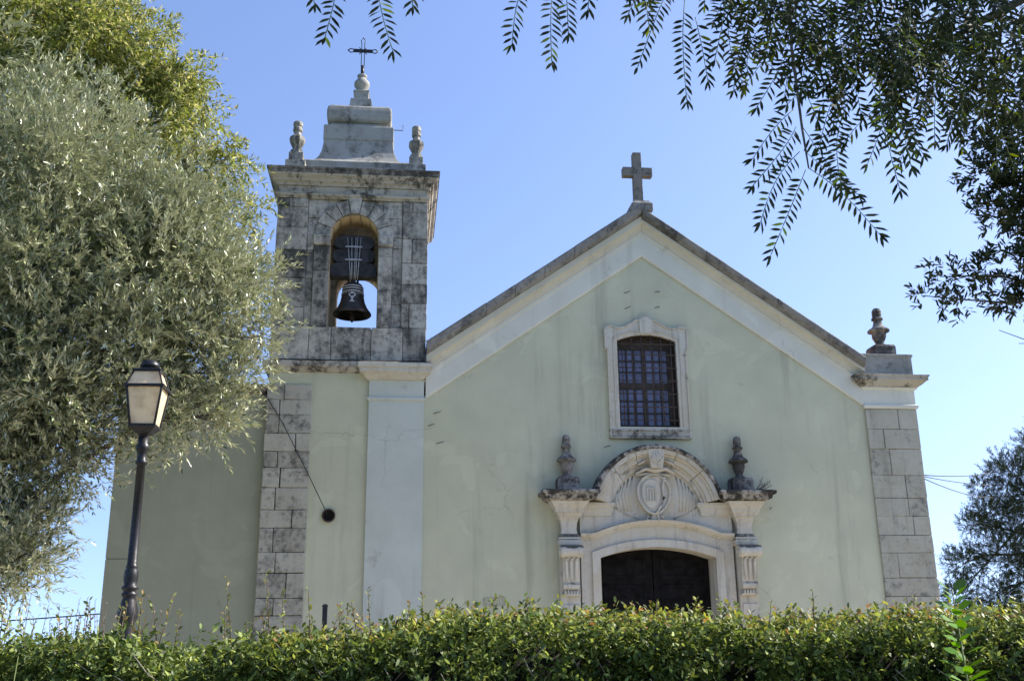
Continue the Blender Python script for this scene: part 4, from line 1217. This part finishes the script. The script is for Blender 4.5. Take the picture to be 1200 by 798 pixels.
S2, D2 = hedge_leaves(3000, 1500, (-12, 4.5), (.02, 1.3))
S3, D3 = hedge_leaves(1200, 1500, (-12, -6.6), (1.2, 1.65))
S4, D4 = hedge_leaves(1200, 1500, (-1.0, 4.5), (1.2, 1.7))
st = np.concatenate([S1, S2, S3, S4]); dr = np.concatenate([D1, D2, D3, D4])
lng = rng.uniform(.05, .13, len(st))
P, D, N = twigs(st, dr, lng, 11, .5, .8)
k = len(P)
cc = colours(k, (.085, .12, .03), .45, (.25, .30, .085), .3)
tip = (np.tile(np.linspace(0, 1, 11), len(st)) > .62) & (P[:, 2] > top_z(P[:, 0], P[:, 1]) + .012)
young = tip & (rng.random(k) < .42) & (P[:, 0] > -4.9)
cc[young] = np.array((.26, .26, .055)) * (1 + rng.normal(0, .25, (young.sum(), 1)).clip(-.5, .6))
orange = young & (rng.random(k) < .16)
cc[orange] = np.array((.34, .19, .08)) * (1 + rng.normal(0, .2, (orange.sum(), 1)).clip(-.5, .6))
leaf_object("foliage", P, D, N, rng.uniform(.016, .033, k) * (.8 + .3 * (P[:, 2] > 1.45)), rng.uniform(.008, .016, k), cc, M['hedge'], hedge, hexa=True)
# bare and leafy shoots above the clipped top
sh = MB(); SP, SD = [], []
spots = [(-5.12, 1.87), (-4.96, 1.885), (-4.55, 1.82), (-4.77, 1.81), (-5.36, 1.79), (-4.86, 1.80), (-5.5, 1.77), (-5.25, 1.78), (-4.33, 1.79), (-3.9, 1.775), (-3.1, 1.785), (-2.75, 1.79), (-2.2, 1.78), (-1.75, 1.78)]
spots += [(random.uniform(-6.2, -1.2), 1.63 + .07 * (random.random() > .4) + random.random() ** 2 * .07) for _ in range(130)]
for x, zt in spots:
    y = random.uniform(-13.5, -13.1); lean = random.uniform(-.06, .06)
    sh.tube([(x - lean, y, 1.5), (x - lean * .5, y, (1.5 + zt) / 2), (x, y + random.uniform(-.02, .02), zt)], [.0028, .0022, .0012], 4)
    nl = max(2, int((zt - 1.56) / .011))
    for q in range(nl):
        f = 1.56 + (zt - 1.56) * (q + 1) / nl
        SP.append((x - lean * (1 - (f - 1.5) / (zt - 1.5)), y, f)); a_ = random.uniform(0, 6.28); SD.append((math.cos(a_) * .8, math.sin(a_) * .8, random.uniform(.3, .9)))
# woody stems showing through the front
ws = MB()
for _ in range(75):
    x = random.uniform(-6.3, -1.2); z = random.uniform(1.3, 1.56); y = float(front_y(x, z)) - .03
    dx = random.choice((-1, -1, -1, 1)) * random.uniform(.03, .12); h = random.uniform(.02, .07)
    ws.tube([(x, y + .09, z - h), (x + dx * .5, y + .015 + random.uniform(-.01, .02), z + random.uniform(-.01, .01)), (x + dx, y - .01, z + h)], [.0028, .0024, .0012], 4)
ws.build("woody_stems", M['pale_twig'], hedge, fix=False)["kind"] = "stuff"
sh.build("shoot_stems", M['twig'], hedge, fix=False)["kind"] = "stuff"
SP, SD = np.array(SP), np.array(SD); k = len(SP)
leaf_object("shoot_leaves", SP, SD, rng.normal(size=(k, 3)) + np.array([0, -.4, .6]), rng.uniform(.014, .026, k), rng.uniform(.007, .012, k), colours(k, (.16, .18, .05), .3, (.28, .20, .08), .2), M['hedge'], hedge, hexa=True)

# --- sapling, grass and dry weeds at the hedge
sap = empty("sapling", (-2.44, -13.86, 0), "bright green large-leaved shoot standing up through the hedge", "plant")
s_ = MB(); s_.tube([(-2.44, -13.86, 0), (-2.45, -13.86, .8), (-2.43, -13.87, 1.4), (-2.44, -13.86, 1.77)], [.007, .006, .004, .002], 6)
s_.build("stem", M['shoot'], sap)
PP, DD = [], []
for q in range(22):
    z = 1.30 + .0222 * q
    for s2 in (0, math.pi):
        a_ = q * 1.35 + s2 + random.uniform(-.3, .3)
        PP.append((-2.437 + .01 * math.cos(a_), -13.86 + .01 * math.sin(a_), z)); DD.append((math.cos(a_), math.sin(a_), .45 + .07 * max(0, q - 16)))
PP, DD = np.array(PP), np.array(DD); k = len(PP)
leaf_object("leaves", PP, DD, np.array([0, -.25, 1.]) + rng.normal(0, .3, (k, 3)), rng.uniform(.06, .09, k) * np.linspace(1.2, .75, k), rng.uniform(.032, .046, k), colours(k, (.10, .23, .025), .25), M['hedge'], sap, hexa=True)
gb = MB()
for x, y, h, dx in ((-5.70, -14.0, 1.70, .03), (-5.67, -14.02, 1.64, -.02), (-5.73, -13.98, 1.60, .02), (-5.645, -14.0, 1.58, .05)):
    n0 = len(gb.v)
    for q in range(7):
        t = q / 6; ww = .009 * (1 - t) + .001
        gb.v += [(x + dx * t * t - ww, y, h * t), (x + dx * t * t, y - .004, h * t), (x + dx * t * t + ww, y, h * t)]
    for q in range(6):
        for s2 in (0, 1): gb.face((n0 + q * 3 + s2, n0 + q * 3 + s2 + 1, n0 + q * 3 + s2 + 4, n0 + q * 3 + s2 + 3))
tag(gb.build("tall_grass", M['shoot'], fix=False), "few tall grass blades at the left end of the hedge in view", "grass", None, "thing")
dw = MB(); wp, wd = [], []
for _ in range(34):
    x = random.uniform(-6.35, -5.55); y = random.uniform(-12.9, -12.5); zt = random.uniform(1.68, 1.84)
    l2 = random.uniform(-.1, .1)
    pts = [(x, y, 0), (x + l2 * .2, y, 1.0), (x + l2 * .6, y, 1.5), (x + l2, y, zt)]
    dw.tube(pts, [.003, .0025, .002, .001], 4)
    for q in range(12):
        f = 1.55 + (zt - 1.55) * q / 11; wp.append((x + l2 * (.6 + .4 * (f - 1.5) / (zt - 1.5)), y, f)); a_ = random.uniform(0, 6.28); wd.append((math.cos(a_), math.sin(a_), 1.0))
weed = empty("dry_weeds", (-5.95, -12.7, 0), "thin pinkish dry weeds behind the left end of the hedge", "weeds")
weed["kind"] = "thing"
dw.build("stems", M['twig'], weed, fix=False)
wp, wd = np.array(wp), np.array(wd); k = len(wp)
leaf_object("seed_heads", wp, wd, rng.normal(size=(k, 3)), rng.uniform(.008, .018, k), rng.uniform(.003, .006, k), colours(k, (.26, .17, .13), .25), M['hedge'], weed)["kind"] = "stuff"
# weeds rooted in the masonry
pw = MB()
for e_ in ((1.93, 4.33), (2.07, 4.27), (2.10, 4.20), (1.98, 4.22)):
    pw.tube([(1.73, -.14, 4.07), (1.80, -.15, 4.12), ((1.83 + e_[0]) / 2, -.16, (4.12 + e_[1]) / 2 - .02), (e_[0], -.17, e_[1])], [.012, .009, .007, .003], 5)
    for q in range(5):
        f = .4 + .12 * q; bx, bz = 1.83 + (e_[0] - 1.83) * f, 4.12 + (e_[1] - 4.12) * f
        pw.tube([(bx, -.16, bz), (bx + random.uniform(-.03, .03), -.18, bz + .05)], [.004, .002], 4)
tag(pw.build("dry_sprig", M['twig']), "bare twiggy sprig growing beside the right-hand portal finial", "plant")
P0 = np.array([(-3.92, -.2, 6.62)] * 60) + rng.normal(0, .012, (60, 3))
D0 = rng.normal(0, .6, (60, 3)) + np.array([.1, -.2, .8])
o = leaf_object("wall_weed", P0, D0, rng.normal(size=(60, 3)), rng.uniform(.06, .16, 60), rng.uniform(.008, .02, 60), colours(60, (.06, .07, .03), .3), M['hedge'])
tag(o, "small dark weed growing where the gable meets the belfry", "plant")

# ------------------------------------------------------------------ post and cables
p = MB(); p.box(-5.40, -5.335, -3.03, -2.97, 0, 2.10); p.rect_loft([(.006, 2.10), (.006, 2.12), (-.01, 2.14)], -5.40, -5.335, -3.03, -2.97)
tag(p.build("black_post", M['iron'], None, .004), "short black metal post showing above the hedge by the tower", "post")
def cable(name, a_, b2, sag, r_, label, group=None):
    a_, b2 = Vector(a_), Vector(b2); pts = []
    for i in range(17):
        t = i / 16; q = a_.lerp(b2, t); q.z -= sag * 4 * t * (1 - t); pts.append(q)
    m = MB(); m.tube(pts, r_, 5)
    tag(m.build(name, M['cable']), label, "cable", group)
cable("power_cable", (4.99, .05, 4.43), (22.6, 24, 9.0), .25, .011, "upper black cable from the church corner to the pine")
cable("power_cable", (4.99, .06, 4.41), (22.6, 24, 8.0), .15, .010, "middle black cable from the church corner to the pine")
cable("power_cable", (4.99, .07, 4.39), (22.6, 24, 8.0), .5, .010, "lowest, most sagging black cable from the church corner to the pine")
cable("power_cable", (-9.11, .5, 2.15), (-20, 3, 1.95), .12, .011, "low black cable leaving the left corner of the side wing")
